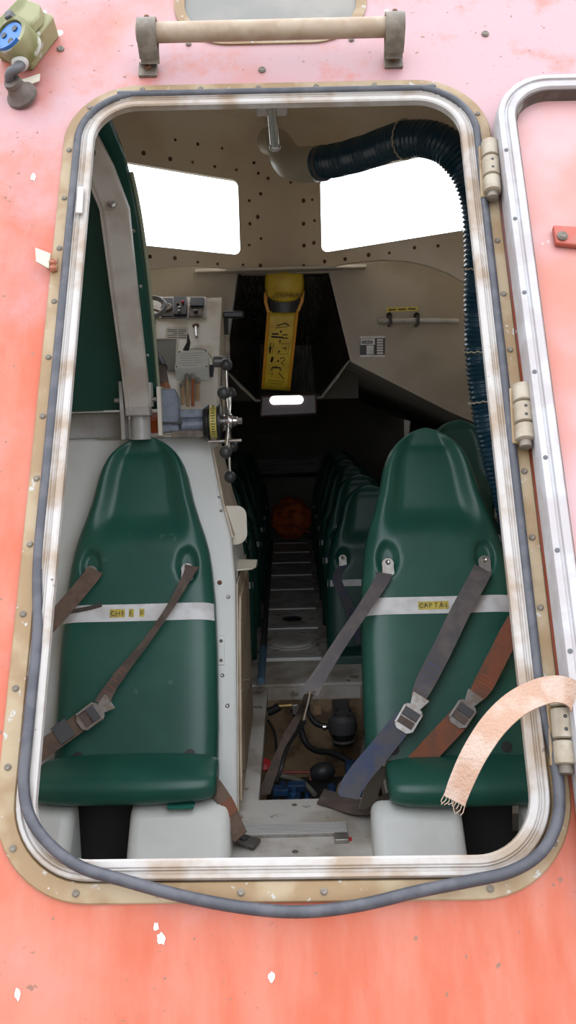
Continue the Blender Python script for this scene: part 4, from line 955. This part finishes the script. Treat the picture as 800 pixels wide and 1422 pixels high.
m_ = MB(); m_.lathe(WC + V((-.018, 0, 0)), (1, 0, 0), [(0, .018), (.02, .022), (.03, .022), (.033, .016), (.045, .013), (.047, .008)], 24); hb_ = m_.build('hub', M_CHROME, hw_)
m_ = MB(); m_.lathe(WC + V((.028, 0, 0)), (1, 0, 0), [(0, .011), (.012, .011), (.014, .009)], 6); m_.build('hub_nut', M_STEEL, hb_)
for i in range(6):
    a = radians(30 + 60 * i) ; tip = WC + V((.0, cos(a) * .168, sin(a) * .168)); b0 = WC + V((.0, cos(a) * .018, sin(a) * .018))
    m_ = MB(); m_.tube([b0, tip], [.0055, .0042], 10); sp_ = m_.build('spoke', M_CHROME, hw_)
    m_ = MB(); m_.ball(tip, .0185, 18, 12); m_.build('ball_knob', M_KNOB, sp_)
m_ = MB(); m_.cyl((-.25, 2.72, .985 + .03), (-.150, 2.72, .987 + .03), .0055, 10); m_.build('lower_rod', M_STEEL, hw_)
# throttle handle
th = thing('throttle_lever', (-.225, 3.0, 1.2), 'black T-handled throttle lever rising beside the console', 'lever')
tq = atY(324, 437, 3.02)
m_ = MB(); m_.box(tq, .034, .014, .011); m_.build('handle', M_BLACK, th, bevel=.005)
m_ = MB(); m_.tube([V((tq.x - .025, 3.02, tq.z - .008)), V((tq.x - .024, 3.01, tq.z - .06)), V((tq.x - .02, 2.99, tq.z - .11))], .008, 10); m_.build('stem', M_BLACK, th)
m_ = MB(); q0 = atY(315, 465, 2.98); q1 = atY(316, 506, 2.98); m_.tube([q0, q1], .0085, 4); m_.build('arm', M_STEEL, th)
m_ = MB(); q2 = atY(305, 502, 2.96); m_.lathe(q2 + V((-.02, 0, 0)), (1, 0, 0), [(0, .015), (.003, .019), (.03, .019), (.034, .015), (.05, .015), (.055, .008)], 20); m_.build('pivot_boss', mat('grey_boss', (.16, .16, .16), .4, .4), th)
m_ = MB(); m_.tube([V((q2.x + .01, 2.96, q2.z - .015)), V((q2.x + .0, 2.94, q2.z - .12)), V((q2.x + .01, 2.93, q2.z - .2))], .005, 8); m_.build('control_rod', M_CHROME, th)
hw_.location.y -= .032
# console small flat base under wheel: cable tray with ribbed edge
tag(MB().bx(-.36, -.24, 2.70, 2.78, z_t, z_t + .022).build('ribbed_rail', M_BRK, bevel=.002), 'low brown metal rail on the cabinet top below the control wheel', 'rail')

# ================================================================== FOLDED HELM SEAT (upper left)
hs = thing('pilot_chair', (-.6, 2.75, z_t + .04), 'dark green pilot chair tilted back at upper left on a white metal arm', 'seat')
def edgept(x, y, Y): return atY(x, y, Y)
LE = [edgept(150, 158, 2.10), edgept(168, 205, 2.20), edgept(184, 268, 2.33), edgept(197, 350, 2.45), edgept(208, 450, 2.58), edgept(218, 568, 2.72)]
LE = spline(LE, 6)
rows = []; 
for q in LE:
    rows.append([V((-.86, q.y + .0, q.z)), V((q.x - .10, q.y - .004, q.z)), V((q.x - .025, q.y - .003, q.z)), V((q.x - .006, q.y + .012, q.z)), V((q.x, q.y + .04, q.z)), V((q.x - .012, q.y + .075, q.z + .01)), V((q.x - .10, q.y + .085, q.z + .012)), V((-.86, q.y + .085, q.z + .012))])
mb = MB(); mb.grid(rows, close=True); m_ = 8; n_ = len(rows); mb.f.append(list(range(m_))); mb.f.append([(n_ - 1) * m_ + j for j in range(m_ - 1, -1, -1)]); mb.mi += [0, 0]
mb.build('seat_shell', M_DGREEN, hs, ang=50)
mb = MB(); mb.tube([V((q.x + .003, q.y + .045, q.z)) for q in LE[9:]], .0055, 8); q = mb.build('edge_piping', mat('pale_olive_piping', (.33, .36, .25), .5), hs); q['label'] = 'pale piping along the edge'
arm = [atY(96, 158, 2.06), atY(113, 188, 2.10), atY(136, 231, 2.165), atY(159, 290, 2.275), atY(172, 399, 2.43), atY(186, 511, 2.59), atY(193, 575, 2.66)]
mb = MB()
hwv = []
for i, q in enumerate(arm): hwv.append(V((.035, 0, 0)))
mb.ribbon([q + V((0, -.012, 0)) for q in arm], hwv, .008)
for s_ in (-1, 1): mb.ribbon([q + V((s_ * .033, .002, 0)) for q in arm], [V((0, .014, .004))] * len(arm), .005)
mb.build('support_arm', mat('cream_grey_arm_paint', (.60, .565, .52), .45, col2=(.48, .43, .37), scale=7), hs, bevel=.0015)
mb = MB(); mb.ribbon([q + V((-.020, -.018, 0)) for q in arm[2:]], [V((.0035, 0, 0))] * len(arm[2:]), .006); mb.build('arm_ridge', mat('cream_grey_arm_paint', (.6, .565, .52)), hs)
for i in (0,):
    o_ = atY(157, 284, 2.255); mb = MB(); screw(mb, o_ + V((0, -.012, 0)), V((0, -.9, .4)), .012, .006, 14); mb.build('bolt', M_STEEL, hs)
o_ = atY(128, 214, 2.13); mb = MB(); screw(mb, o_ + V((0, -.012, 0)), V((0, -.9, .4)), .011, .006, 14); mb.build('bolt', M_BRK, hs)
hc = atY(192, 556, 2.66)
mb = MB(); mb.box(hc, .036, .028, .045); hk = mb.build('pivot_block', M_GREYM, hs, bevel=.004)
mb = MB(); c_ = atY(171, 570, 2.66); mb.box(c_ + V((0, .01, -.0)), .006, .032, .085); mb.build('pivot_cheek', M_GREYM, hs, bevel=.002)
mb = MB(); mb.cyl(c_ + V((-.022, -.01, .03)), c_ + V((.10, -.01, .03)), .007, 12); mb.build('pivot_pin', M_STEEL, hk)
mb = MB(); mb.box(atY(209, 548, 2.65), .005, .022, .035); mb.build('pivot_ear', M_GREYM, hk, bevel=.001)
mb = MB(); mb.box(hc + V((.0, -.03, .025)), .012, .006, .008); mb.build('bolt', M_STEEL, hk, bevel=.002)
for t in (.55, .72, .88):
    q = LE[int(t * (len(LE) - 1))]; mb = MB(); screw(mb, V((q.x - .014, q.y - .002, q.z)), V((.2, -1, .3)), .005, .003, 8); mb.build('rivet', M_STEEL, hs)
mb = MB(); mb.cyl((hc.x, 2.68, z_t + .0), (hc.x, 2.68, hc.z - .03), .03, 20); mb.build('post', M_GREYM, hs)

# ================================================================== HOSE, RODS, LABELS, BAG, LAMP
hose = thing('ribbed_hose', (.5, 2.7, 1.9), 'navy ribbed air hose curving from the ceiling spigot down the right wall', 'hose')
hp = spline([atY(434, 228, 2.92), atY(470, 222, 2.84), atY(510, 211, 2.74), atY(560, 194, 2.62), atY(605, 196, 2.55), atY(640, 222, 2.52), atY(662, 270, 2.52), atY(669, 340, 2.55), atY(668, 420, 2.58), atY(670, 500, 2.60), atY(680, 580, 2.60), atY(694, 640, 2.6), atY(715, 720, 2.62), atY(725, 800, 2.7)], 14)
# even arc-length resample for the ribs
arc = [0]
for a, b in zip(hp, hp[1:]): arc.append(arc[-1] + (b - a).length)
N = 560; res = []; j = 0
for i in range(N):
    s_ = arc[-1] * i / (N - 1)
    while j < len(arc) - 2 and arc[j + 1] < s_: j += 1
    res.append(hp[j].lerp(hp[j + 1], (s_ - arc[j]) / (arc[j + 1] - arc[j])))
mb = MB(); mb.tube(res, [.0465 + .0035 * cos(2 * pi * arc[-1] * i / (N - 1) / .0135) for i in range(N)], 20); mb.build('ribbed_tube', M_HOSE, hose, ang=80)
sp0 = atY(383, 206, 3.02)
mb = MB(); mb.tube(spline([sp0 + V((-.02, .1, .05)), sp0 + V((0.01, .03, .02)), atY(402, 226, 2.97), atY(420, 229, 2.94), atY(440, 228, 2.915)], 5), [.045] * 8 + [.05] * 6 + [.054] * 7, 20); q = mb.build('spigot', M_ADAPT, hose); q['label'] = 'yellowed plastic spigot'
mb = MB(); d_ = (atY(450, 226, 2.89) - atY(434, 228, 2.92)).normalized(); mb.lathe(atY(446, 227, 2.895), d_, [(0, .051), (0, .053), (.012, .053), (.012, .051)], 28); mb.build('hose_clip', M_CABLE, hose)
def near(x, y, Y): 
    t_ = atY(x, y, Y); return min(range(len(res)), key=lambda i: (res[i] - t_).length)
for (x, y, Y) in ((564, 194, 2.62), (669, 372, 2.56), (669, 487, 2.60), (676, 556, 2.60)):
    i = near(x, y, Y); d_ = (res[i + 1] - res[i - 1]).normalized(); h = V((0, 0, 1)) if abs(d_.z) < .8 else V((1, 0, 0)); x_ = d_.cross(h).normalized(); y_ = d_.cross(x_)
    mb = MB()
    for k_ in range(36):
        a = 2 * pi * k_ / 36; c = res[i] + (x_ * cos(a) + y_ * sin(a)) * .0525; t3 = -x_ * sin(a) + y_ * cos(a)
        mb.tube([c - t3 * .0045 + d_ * .002 * (-1) ** k_, c + t3 * .0045 - d_ * .002 * (-1) ** k_], .0022, 5)
    mb.build('cord_tie', M_CHAIN, hose)
# short post hanging under the top of the door frame
rd = thing('hold_open_pin', Dp(378, 150, -.08), 'short steel post hanging under the top of the hatch frame', 'post')
a = Dp(377, 147, -.075); b = atY(382, 207, a.y + .10)
mb = MB(); mb.box(a + DU * .004, .033, .03, .004, DS, DN, DU); mb.build('mount_plate', M_LIP, rd, bevel=.002)
mb = MB(); mb.tube([a, b], .0105, 14); mb.build('post', M_CHROME, rd)
mb = MB(); d_ = (b - a).normalized(); mb.lathe(b - d_ * .012, d_, [(0, .013), (.008, .0135), (.012, .009)], 14); mb.build('end_cap', M_STEEL, rd)
# pipe with clips on right bulkhead
pr = thing('clipped_pipe', atY(580, 446, YB - .03), 'pale grey pipe held by two black clips on the beige right bulkhead', 'pipe')
mb = MB(); mb.tube([atY(525, 446, YB - .04), atY(580, 445, YB - .04), atY(637, 446, YB - .04)], .0095, 14); mb.build('tube', M_GREYM, pr)
for x in (541, 579):
    mb = MB(); c = atY(x, 445, YB - .025); mb.tube([c + V((0, .02, .018)), c + V((0, -.028, .012)), c + V((0, -.03, -.014)), c + V((0, .02, -.018))], .006, 8); cl = mb.build('clip', M_BLACK, pr)
    mb = MB(); screw(mb, c + V((0, .012, .02)), (0, -1, 0), .011, .02, 12); mb.build('clip_head', M_BLACK, cl)
mb = MB(); mb.tube(spline([atY(578, 442, YB - .055), atY(570, 455, YB - .03), atY(557, 472, YB - .015)], 4), .002, 6); mb.build('loose_tie', M_CHAIN, pr)
mb = MB(); mb.tube(spline([atY(566, 447, YB - .055), atY(561, 458, YB - .03)], 4), .002, 6); mb.build('loose_tie', M_CHAIN, pr)
# yellow label above the pipe
mb = MB(); q = [atY(537, 427, YB - .002), atY(580, 425.5, YB - .002), atY(580, 431.5, YB - .002), atY(537, 433.5, YB - .002)]; mb.prism(q, (0, -.001, 0)); mb.m = 1
for a, b in ((.06, .3), (.36, .62), (.68, .94)): mb.prism([q[0].lerp(q[1], a).lerp(q[3].lerp(q[2], a), .38) + V((0, -.0014, 0)), q[0].lerp(q[1], b).lerp(q[3].lerp(q[2], b), .38) + V((0, -.0014, 0)), q[0].lerp(q[1], b).lerp(q[3].lerp(q[2], b), .66) + V((0, -.0014, 0)), q[0].lerp(q[1], a).lerp(q[3].lerp(q[2], a), .66) + V((0, -.0014, 0))], (0, -.0003, 0))
tag(mb.build('warning_label', [M_TILE, M_INK]), 'narrow yellow label above the clipped pipe', 'label')
# data plate
mb = MB(); A, B, Cc = atY(500, 467, YB - .002), atY(534.5, 466.5, YB - .002), atY(500, 496, YB - .002); ux = B - A; uy = Cc - A
def pr_(u0, u1, v0, v1, mi, d=.0012):
    mb.m = mi; mb.prism([A + ux * u + uy * v + V((0, -d + .0012, 0)) for u, v in ((u0, v0), (u1, v0), (u1, v1), (u0, v1))], (0, -.0008, 0))
pr_(0, 1, 0, 1, 0); pr_(.0, 1, .1, .9, 1, .0022)
pr_(.02, .60, .12, .42, 0, .0034); pr_(.26, .55, .45, .88, 0, .0034)
for i in range(6): pr_(.68, .93, .15 + .125 * i, .235 + .125 * i, 0, .0034)
for i in range(3): pr_(.27, .54, .57 + .13 * i, .58 + .13 * i, 1, .0046)
mb.m = 1; el = [A + ux * (.31 + .2 * cos(2 * pi * i / 20)) + uy * (.29 + .08 * sin(2 * pi * i / 20)) + V((0, -.004, 0)) for i in range(20)]; mb.tube(el, .0008, 5, closed=True)
text_into(mb, 'Norsafe', .0215, A + ux * .05 + uy * .34 + V((0, -.0035, 0)), ux.normalized(), -uy.normalized(), .3) if False else [pr_(.08 + .058 * i, .11 + .058 * i, .22 + .03 * (i % 2), .34, 1, .0046) for i in range(8)]
tag(mb.build('data_plate', [M_TAPE, M_BLACK]), 'small black and white data plate on the right bulkhead below the pipe', 'plate')

# yellow throw-line pouch
bag = thing('yellow_pouch', atY(393, 425, 3.50), 'yellow pouch with a long printed instruction flap hanging in the dark recess', 'pouch')
def bagp(x, y, d): return atY(x, y, 3.50 - d)
rows = []
for (y, xl, xr) in ((377, 370, 419), (382, 369, 421), (395, 368.5, 422), (405, 369, 421), (411, 371, 418), (416, 379, 411), (419, 389, 401)):
    rows.append([bagp(xl + (xr - xl) * j / 12, y + (0 if y > 380 else 1), .035 + .022 * sin(pi * j / 12) ** .5 + .004 * sin(y * .4)) for j in range(13)])
mb = MB(); mb.grid(rows); mb.build('flap_cover', M_YEL, bag, solid=.006)
rows = []
for (y, xl, xr) in ((378, 370, 420), (400, 369, 421), (420, 372, 418), (430, 374, 415), (434, 376, 413)):
    rows.append([bagp(xl + (xr - xl) * j / 12, y, .025 + .018 * sin(pi * j / 12) ** .5) for j in range(13)] + [bagp(xr, y, -.02), bagp(xl, y, -.02)])
mb = MB(); mb.grid(rows, close=True); mb.f.append(list(range(15))); mb.f.append([4 * 15 + j for j in range(14, -1, -1)]); mb.mi += [0, 0]; q = mb.build('pouch_body', M_BLACK, bag); q['label'] = 'black pouch body'
mb = MB(); text_into(mb, 'COOHNAN', .0215, bagp(378, 414, .0655), (bagp(408, 412.5, .0655) - bagp(378, 414, .0655)).normalized(), V((0, -.12, .99)).normalized(), .35); mb.build('lettering', M_INK, bag)
# instruction flap
fq = [(371, 432, .03), (415, 431, .03), (403, 543, -.05), (363, 540, -.05)]
f3 = [atY(x, y, 3.50 - d) for x, y, d in fq]
def fp(u, v, d=0): return f3[0].lerp(f3[1], u).lerp(f3[3].lerp(f3[2], u), v) + V((0, -.012 * sin(pi * v) - d, 0))
mb = MB(); mb.grid([[fp(u / 6, v / 10) for u in range(7)] for v in range(11)]); fo = mb.build('instruction_flap', M_YEL, bag, solid=.002)
for u0, u1 in ((0, .10), (.90, 1)):
    mb = MB(); mb.grid([[fp(u0 + (u1 - u0) * k_, v / 10, .002) for k_ in (0, 1)] for v in range(11)]); mb.build('orange_binding', M_YORG, fo, solid=.0015)
mb = MB()
def stroke(P, r=.0016): mb.tube([fp(u, v, .0035) for u, v in P], r, 5)
for v in (.26, .38, .51, .63): stroke([(.5, v - .012), (.49, v + .012)], .003)
stroke([(.35, .19), (.62, .155)], .002); stroke([(.62, .155), (.75, .19)], .0022); stroke([(.3, .215), (.7, .2)], .001)
stroke([(.22, .29), (.42, .29)], .003); stroke([(.55, .30), (.72, .30)], .002); stroke([(.2, .325), (.6, .335)], .003); stroke([(.6, .345), (.75, .34)], .0018)
stroke([(.2, .40), (.16, .50)], .0015); stroke([(.22, .45), (.19, .53)], .003); stroke([(.3, .40), (.27, .54), (.16, .54)], .0009); stroke([(.6, .47), (.72, .455), (.70, .49)], .002); stroke([(.45, .41), (.8, .41), (.79, .54), (.44, .54)], .0008)
stroke([(.3, .58), (.27, .645)], .0045); stroke([(.55, .6), (.66, .58), (.72, .61), (.6, .65), (.7, .67)], .0016)
stroke([(.3, .75), (.32, .715), (.58, .715), (.60, .75)], .003); stroke([(.45, .69), (.45, .715)], .002)
stroke([(.25, .80), (.35, .78), (.32, .84)], .001); stroke([(.55, .78), (.75, .86)], .0016); stroke([(.2, .88), (.8, .89)], .0009); stroke([(.2, .91), (.7, .92)], .0009)
mb.build('pictograms', M_INK, fo)
for (xa, ya, xb, yb2) in ((369, 406, 373, 434), (421, 404, 414, 432)):
    mb = MB(); mb.ribbon([bagp(xa, ya, .03), bagp((xa + xb) / 2 + (2 if xa > 400 else -2), (ya + yb2) / 2, .035), bagp(xb, yb2, .032)], [V((.006, 0, 0))] * 3, .002); mb.build('side_strap', M_YORG, bag)

# lamp
lm = thing('bulkhead_lamp', atY(400, 565, 3.36), 'lit oval lamp in a dark housing below the yellow pouch', 'lamp')
mb = MB(); L0 = [atY(x, y, 3.36) for x, y in ((362, 549), (440, 546), (441, 576), (360, 580))]; mb.prism(L0, (0, .075, 0)); mb.build('housing', mat('dark_maroon_housing', (.03, .015, .015), .4), lm, bevel=.008)
q0, q1 = atY(375, 562, 3.354), atY(421, 549, 3.354)
mb = MB(); mb.prism([(x, 3.354, z) for x, z in rrect(q0.x, q1.x, q0.z, q1.z, (q1.z - q0.z) * .49, 8)], (0, .01, 0)); mb.build('diffuser', M_LAMP, lm)
# rope coil and locker at the far end, orange bag
lk = MB().bx(-.40, .34, 7.28, 7.58, 0, .50); tag(lk.build('locker', M_CABIN, bevel=.01), 'dark locker against the far bulkhead under the coiled rope', 'locker')
mb = MB()
for c in range(3):
    cx = (-.22, .0, .14)[c]; P = []
    for i in range(120):
        a = 2 * pi * i / 17; rr = .13 + .03 * sin(i * .37) + .02 * sin(i * .11 + c); P.append(V((cx + rr * 1.25 * cos(a), 7.42 + rr * .55 * sin(a), .513 + .0009 * i + .02 * abs(sin(i * .21 + c)))))
    mb.tube(P, .0065, 6)
tag(mb.build('rope_coil', M_ROPE), 'tangled coil of dull rope on the far locker', 'rope')
ob_ = MB(); c = V((XC - .0, 7.02, .197)); rows = []
for i in range(25):
    a = -pi / 2 + pi * i / 24; r = []
    for j in range(40):
        b = 2 * pi * j / 40; d_ = V((cos(a) * cos(b), cos(a) * sin(b), sin(a))); k_ = 1 + .16 * noise.noise(d_ * 2.3) + .07 * noise.noise(d_ * 6)
        r.append(c + V((d_.x * .158 * k_, d_.y * .12 * k_, max(-.169, d_.z * .16 * k_))))
    rows.append(r)
ob_.grid(rows, close=True); bg_ = thing('orange_bag', (XC, 7.02, 0), 'crumpled orange bag at the far end of the aisle', 'bag'); ob_.build('body', M_DORANGE, bg_, ang=80)
mb = MB(); mb.tube([c + V((.10 * cos(a), -.118, .02 + .05 * sin(a))) for a in [radians(x) for x in range(20, 170, 15)]], .010, 8); mb.build('carry_strap', M_DORANGE, bg_)
mb = MB(); mb.tube(spline([c + V((-.13, -.08, .05)), c + V((-.03, -.124, .0)), c + V((.06, -.125, -.06)), c + V((.13, -.07, -.10))], 5), .009, 8); mb.build('fold', M_DORANGE, bg_)
# blue pole along the aisle
bp = thing('boat_hook', (-.15, 4.5, 0), 'long pole with a pale blue end lying along the left of the aisle', 'pole')
pa, pb = V((-.145, 3.40, .045)), V((-.178, 6.9, .045))
mb = MB(); mb.cyl(pa.lerp(pb, .13), pb, .014, 12); mb.build('shaft', M_CABLE, bp)
mb = MB(); mb.cyl(pa, pa.lerp(pb, .13), .0155, 12); q = mb.build('blue_end', M_BLUEP, bp); q['label'] = 'pale blue end sleeve'
for k_ in (.16, .5, .9):
    mb = MB(); o_ = pa.lerp(pb, k_); mb.bx(o_.x - .014, o_.x + .014, o_.y - .02, o_.y + .02, 0.0, .032); mb.build('cradle', M_BLOCK, bp)

# ================================================================== FLOOR DETAIL AND ENGINE PIT CONTENTS
fb = thing('grip_strip', (.02, 2.2, 0), 'ribbed metal grip strip on the floor behind the sill', 'strip')
ga, gb = atZ(335, 1150, 0), atZ(481, 1150, 0)
mb = MB(); mb.bx(ga.x, gb.x, 2.225, 2.285, 0, .006); mb.build('base', M_STEEL, fb)
for i in range(5):
    mb = MB(); y = 2.231 + .012 * i; mb.bx(ga.x, gb.x, y, y + .006, .006, .010); mb.build('rib', M_NOSE, fb)
mb = MB(); mb.bx(gb.x - .035, gb.x + .002, 2.185, 2.225, 0, .012); mb.build('end_plate', M_STEEL, fb, bevel=.002)
tag(MB().bx(.10, .128, 2.198, 2.212, 0, .004).build('red_scrap', M_RED), 'tiny red scrap on the floor in front of the grip strip', 'scrap')
for (x, y, wh) in ((409, 1118, 'between the engine hatch and the grip strip'), (484, 945, 'on the plate behind the engine hatch'), (410, 1183, 'in front of the grip strip by the sill')):
    z0 = .012 if y < 960 else 0
    mb = MB(); screw(mb, atZ(x, y, z0), (0, 0, 1), .008, .003); tag(mb.build('deck_screw', M_BRK), 'small screw head in the pale deck ' + wh, 'screw', 'deck screws near the engine hatch')
# filter
ft = thing('fuel_filter', (.175, 3.27, -.3), 'black fuel filter bowl with a hose on the back of the engine hatch', 'filter')
fc_ = atY(476, 1012, 3.26)
mb = MB(); mb.lathe(fc_ + V((0, 0, -.065)), (0, 0, 1), [(0, .030), (.004, .038), (.04, .042), (.043, .047), (.055, .047), (.058, .042)], 24); mb.build('bowl', M_BLACK, ft)
mb = MB(); mb.lathe(fc_ + V((0, 0, -.008)), (0, 0, 1), [(0, .054), (.012, .056), (.045, .052), (.05, .045), (.066, .04), (.07, .02)], 24); hd = mb.build('head', M_CABLE, ft)
mb = MB(); mb.lathe(fc_ + V((0, 0, -.045)), (0, 0, 1), [(0, .0435), (.008, .0435)], 24); mb.build('clear_ring', M_STEEL, ft)
for a in range(4):
    mb = MB(); screw(mb, fc_ + V((.034 * cos(a * 1.57 + .6), .034 * sin(a * 1.57 + .6), .058)), (0, 0, 1), .007, .008, 6); mb.build('bolt', M_BLOCK, hd)
mb = MB(); mb.box(fc_ + V((0, .115, .02)), .03, .073, .03); mb.build('wall_mount', M_BLOCK, ft)
mb = MB(); mb.tube(spline([fc_ + V((-.05, 0, .01)), atY(440, 1005, 3.27), atY(428, 990, 3.30), atY(427, 978, 3.33)], 6), .011, 10); mb.build('hose', M_BLKR, ft)
mb = MB(); mb.lathe(fc_ + V((-.075, 0, .008)), (1, 0, 0), [(0, .013), (.012, .013)], 12); mb.build('hose_clip', M_CHROME, ft)
fh = thing('fuel_hose', atY(420, 1010, 3.32), 'black hose running down the back wall of the engine hatch to the brass valve', 'hose')
mb = MB(); mb.tube(spline([atY(407, 985, 3.33), atY(416, 1005, 3.31), atY(424, 1030, 3.29), atY(438, 1042, 3.25), atY(462, 1046, 3.2), atY(486, 1058, 3.15)], 6), .012, 10); mb.build('hose', M_BLKR, fh)
mb = MB(); mb.tube([atY(385, 981, 3.33), atY(412, 979, 3.33)], .011, 10); v_ = mb.build('brass_valve', mat('dull_brass', (.34, .24, .09), .4, .7), fh)
mb = MB(); mb.box(atY(410, 984, 3.32), .012, .012, .02); mb.build('elbow', M_STEEL, fh, bevel=.003)
mb = MB(); mb.tube(spline([atY(372, 989, 3.32), atY(380, 986, 3.32), atY(388, 981, 3.32)], 3), .016, 10); mb.build('left_hose', M_BLKR, fh)
mb = MB(); mb.tube(spline([atY(372, 1000, 3.34), atY(382, 1020, 3.34), atY(384, 1050, 3.33)], 5), .005, 8); mb.build('thin_pipe', M_BLOCK, fh)
mb = MB(); mb.box(atY(441, 986, 3.447), .014, .003, .018); mb.build('wall_tab', M_COPPER, fh)
en = thing('engine', (.08, 2.85, -.41), 'blue and black engine parts down in the open floor hatch', 'engine')
mb = MB(); mb.bx(-.12, .26, 2.62, 3.12, -.41, -.22); mb.build('block', M_BLOCK, en, bevel=.02)
mb = MB(); mb.bx(-.05, .0, 2.80, 2.90, -.22, -.165); mb.bx(.035, .075, 2.70, 2.80, -.22, -.175); mb.bx(.09, .12, 2.84, 2.94, -.22, -.17); mb.bx(-.10, -.07, 2.78, 2.86, -.22, -.18); mb.build('rocker_cover', M_BLUE, en, bevel=.01)
mb = MB(); mb.bx(.155, .235, 2.88, 3.00, -.22, -.115); mb.build('blue_casing', M_BLUE, en, bevel=.004)
for (x, Y) in ((-.025, 2.82), (.02, 2.90), (-.06, 2.86), (.08, 2.80)):
    mb = MB(); mb.lathe((x, Y, -.225 if x > .01 else -.17), (0, 0, 1), [(0, .014), (.02, .013), (.022, .009), (.04, .008)], 12); mb.build('injector', M_BLUE if x < .05 else M_RUST, en)
mb = MB(); mb.tube(spline([atY(386, 1076, 2.98), atY(405, 1081, 2.96), atY(420, 1086, 2.93), atY(437, 1103, 2.85)], 5), .009, 10); mb.build('grey_pipe', mat('grey_olive_hose', (.20, .19, .15), .5), en)
mb = MB(); mb.tube(spline([atY(470, 1102, 2.86), atY(474, 1090, 2.9), atY(486, 1084, 2.92)], 5), .010, 10); mb.build('tan_pipe', M_COPPER, en)
mb = MB(); mb.tube([atY(385, 1073, 3.04), atY(430, 1072, 3.04), atY(431, 1084, 3.02)], .006, 8); mb.build('red_rod', mat('red_brown_paint', (.28, .05, .035), .5), en)
mb = MB(); c = atY(444, 1075, 3.02); mb.lathe(c + V((-.03, 0, 0)), (1, 0, .2), [(0, .02), (.02, .032), (.05, .034), (.07, .026), (.085, .012)], 18); mb.build('starter', M_BLOCK, en)
mb = MB(); mb.lathe(atY(367, 1064, 2.98), (0, -.5, .6), [(0, .010), (.008, .024), (.014, .024), (.02, .015)], 16); mb.build('red_cap', M_RED, en)
mb = MB(); mb.box(atY(412, 1092, 2.88), .03, .02, .012); mb.box(atY(390, 1098, 2.84), .025, .02, .012); mb.build('blue_fitting', M_BLUE, en, bevel=.004)
# long strap end dropping through the hatch
q_ = thing('hanging_belt', (-.0, 3.0, -.1), 'dark belt tail draped down into the open engine hatch', 'belt')
P3 = spline([Sp(430, 962, .09), atY(420, 985, 2.62), atY(405, 1012, 2.66), atY(390, 1045, 2.66), atY(376, 1078, 2.62), atY(367, 1104, 2.56)], 6)
mb = MB(); mb.ribbon(P3, [V((.014 if i < 12 else .017, -.012, .008)) for i in range(len(P3))], .003); mb.build('webbing', M_BR2, q_)
mb = MB(); d_ = P3[3]; mb.tube(spline([Sp(431, 960, .095), Sp(428, 975, .09), Sp(424, 990, .085), Sp(422, 1000, .08)], 4), .0025, 6); mb.build('wire_hook', M_CHROME, q_)
mb = MB(); P4 = spline([atY(418, 1000, 2.6), atY(404, 1020, 2.62), atY(392, 1040, 2.63), atY(385, 1065, 2.62), atY(378, 1085, 2.58)], 5); mb.tube([q + V((.012, -.01, 0)) for q in P4], .006, 6); mb.build('cord', M_BLACK, q_)
# belt lying on the deck by the right leg box
q_ = thing('fallen_belt', (.17, 2.35, 0), 'brown belt lying on the deck between the hatch and the right leg box', 'belt')
P3 = spline([V((.055, 2.452, .006)), V((.10, 2.42, .006)), V((.15, 2.37, .012)), V((.20, 2.335, .03)), V((.24, 2.32, .06))], 6)
mb = MB(); mb.ribbon(P3, [V((.012, .045, 0))] * len(P3), .003); mb.build('webbing', M_BR2, q_)
mb = MB(); P3 = spline([V((.175, 2.33, .02)), V((.195, 2.31, .10)), V((.225, 2.30, .155))], 6); mb.ribbon(P3, [V((.02, .012, -.01))] * len(P3), .003); mb.build('webbing_end', mat('pale_dirty_webbing', (.30, .26, .21), .8), q_)
# steel angle at right of the hatch opening
tag(MB().prism([atY(508, 1012, 3.05), atY(512, 1012, 3.05), atY(497, 1082, 2.55), atY(492, 1082, 2.55)], (.004, 0, .004)).build('hatch_stay', M_STEEL), 'thin steel stay along the right side of the engine hatch', 'stay')
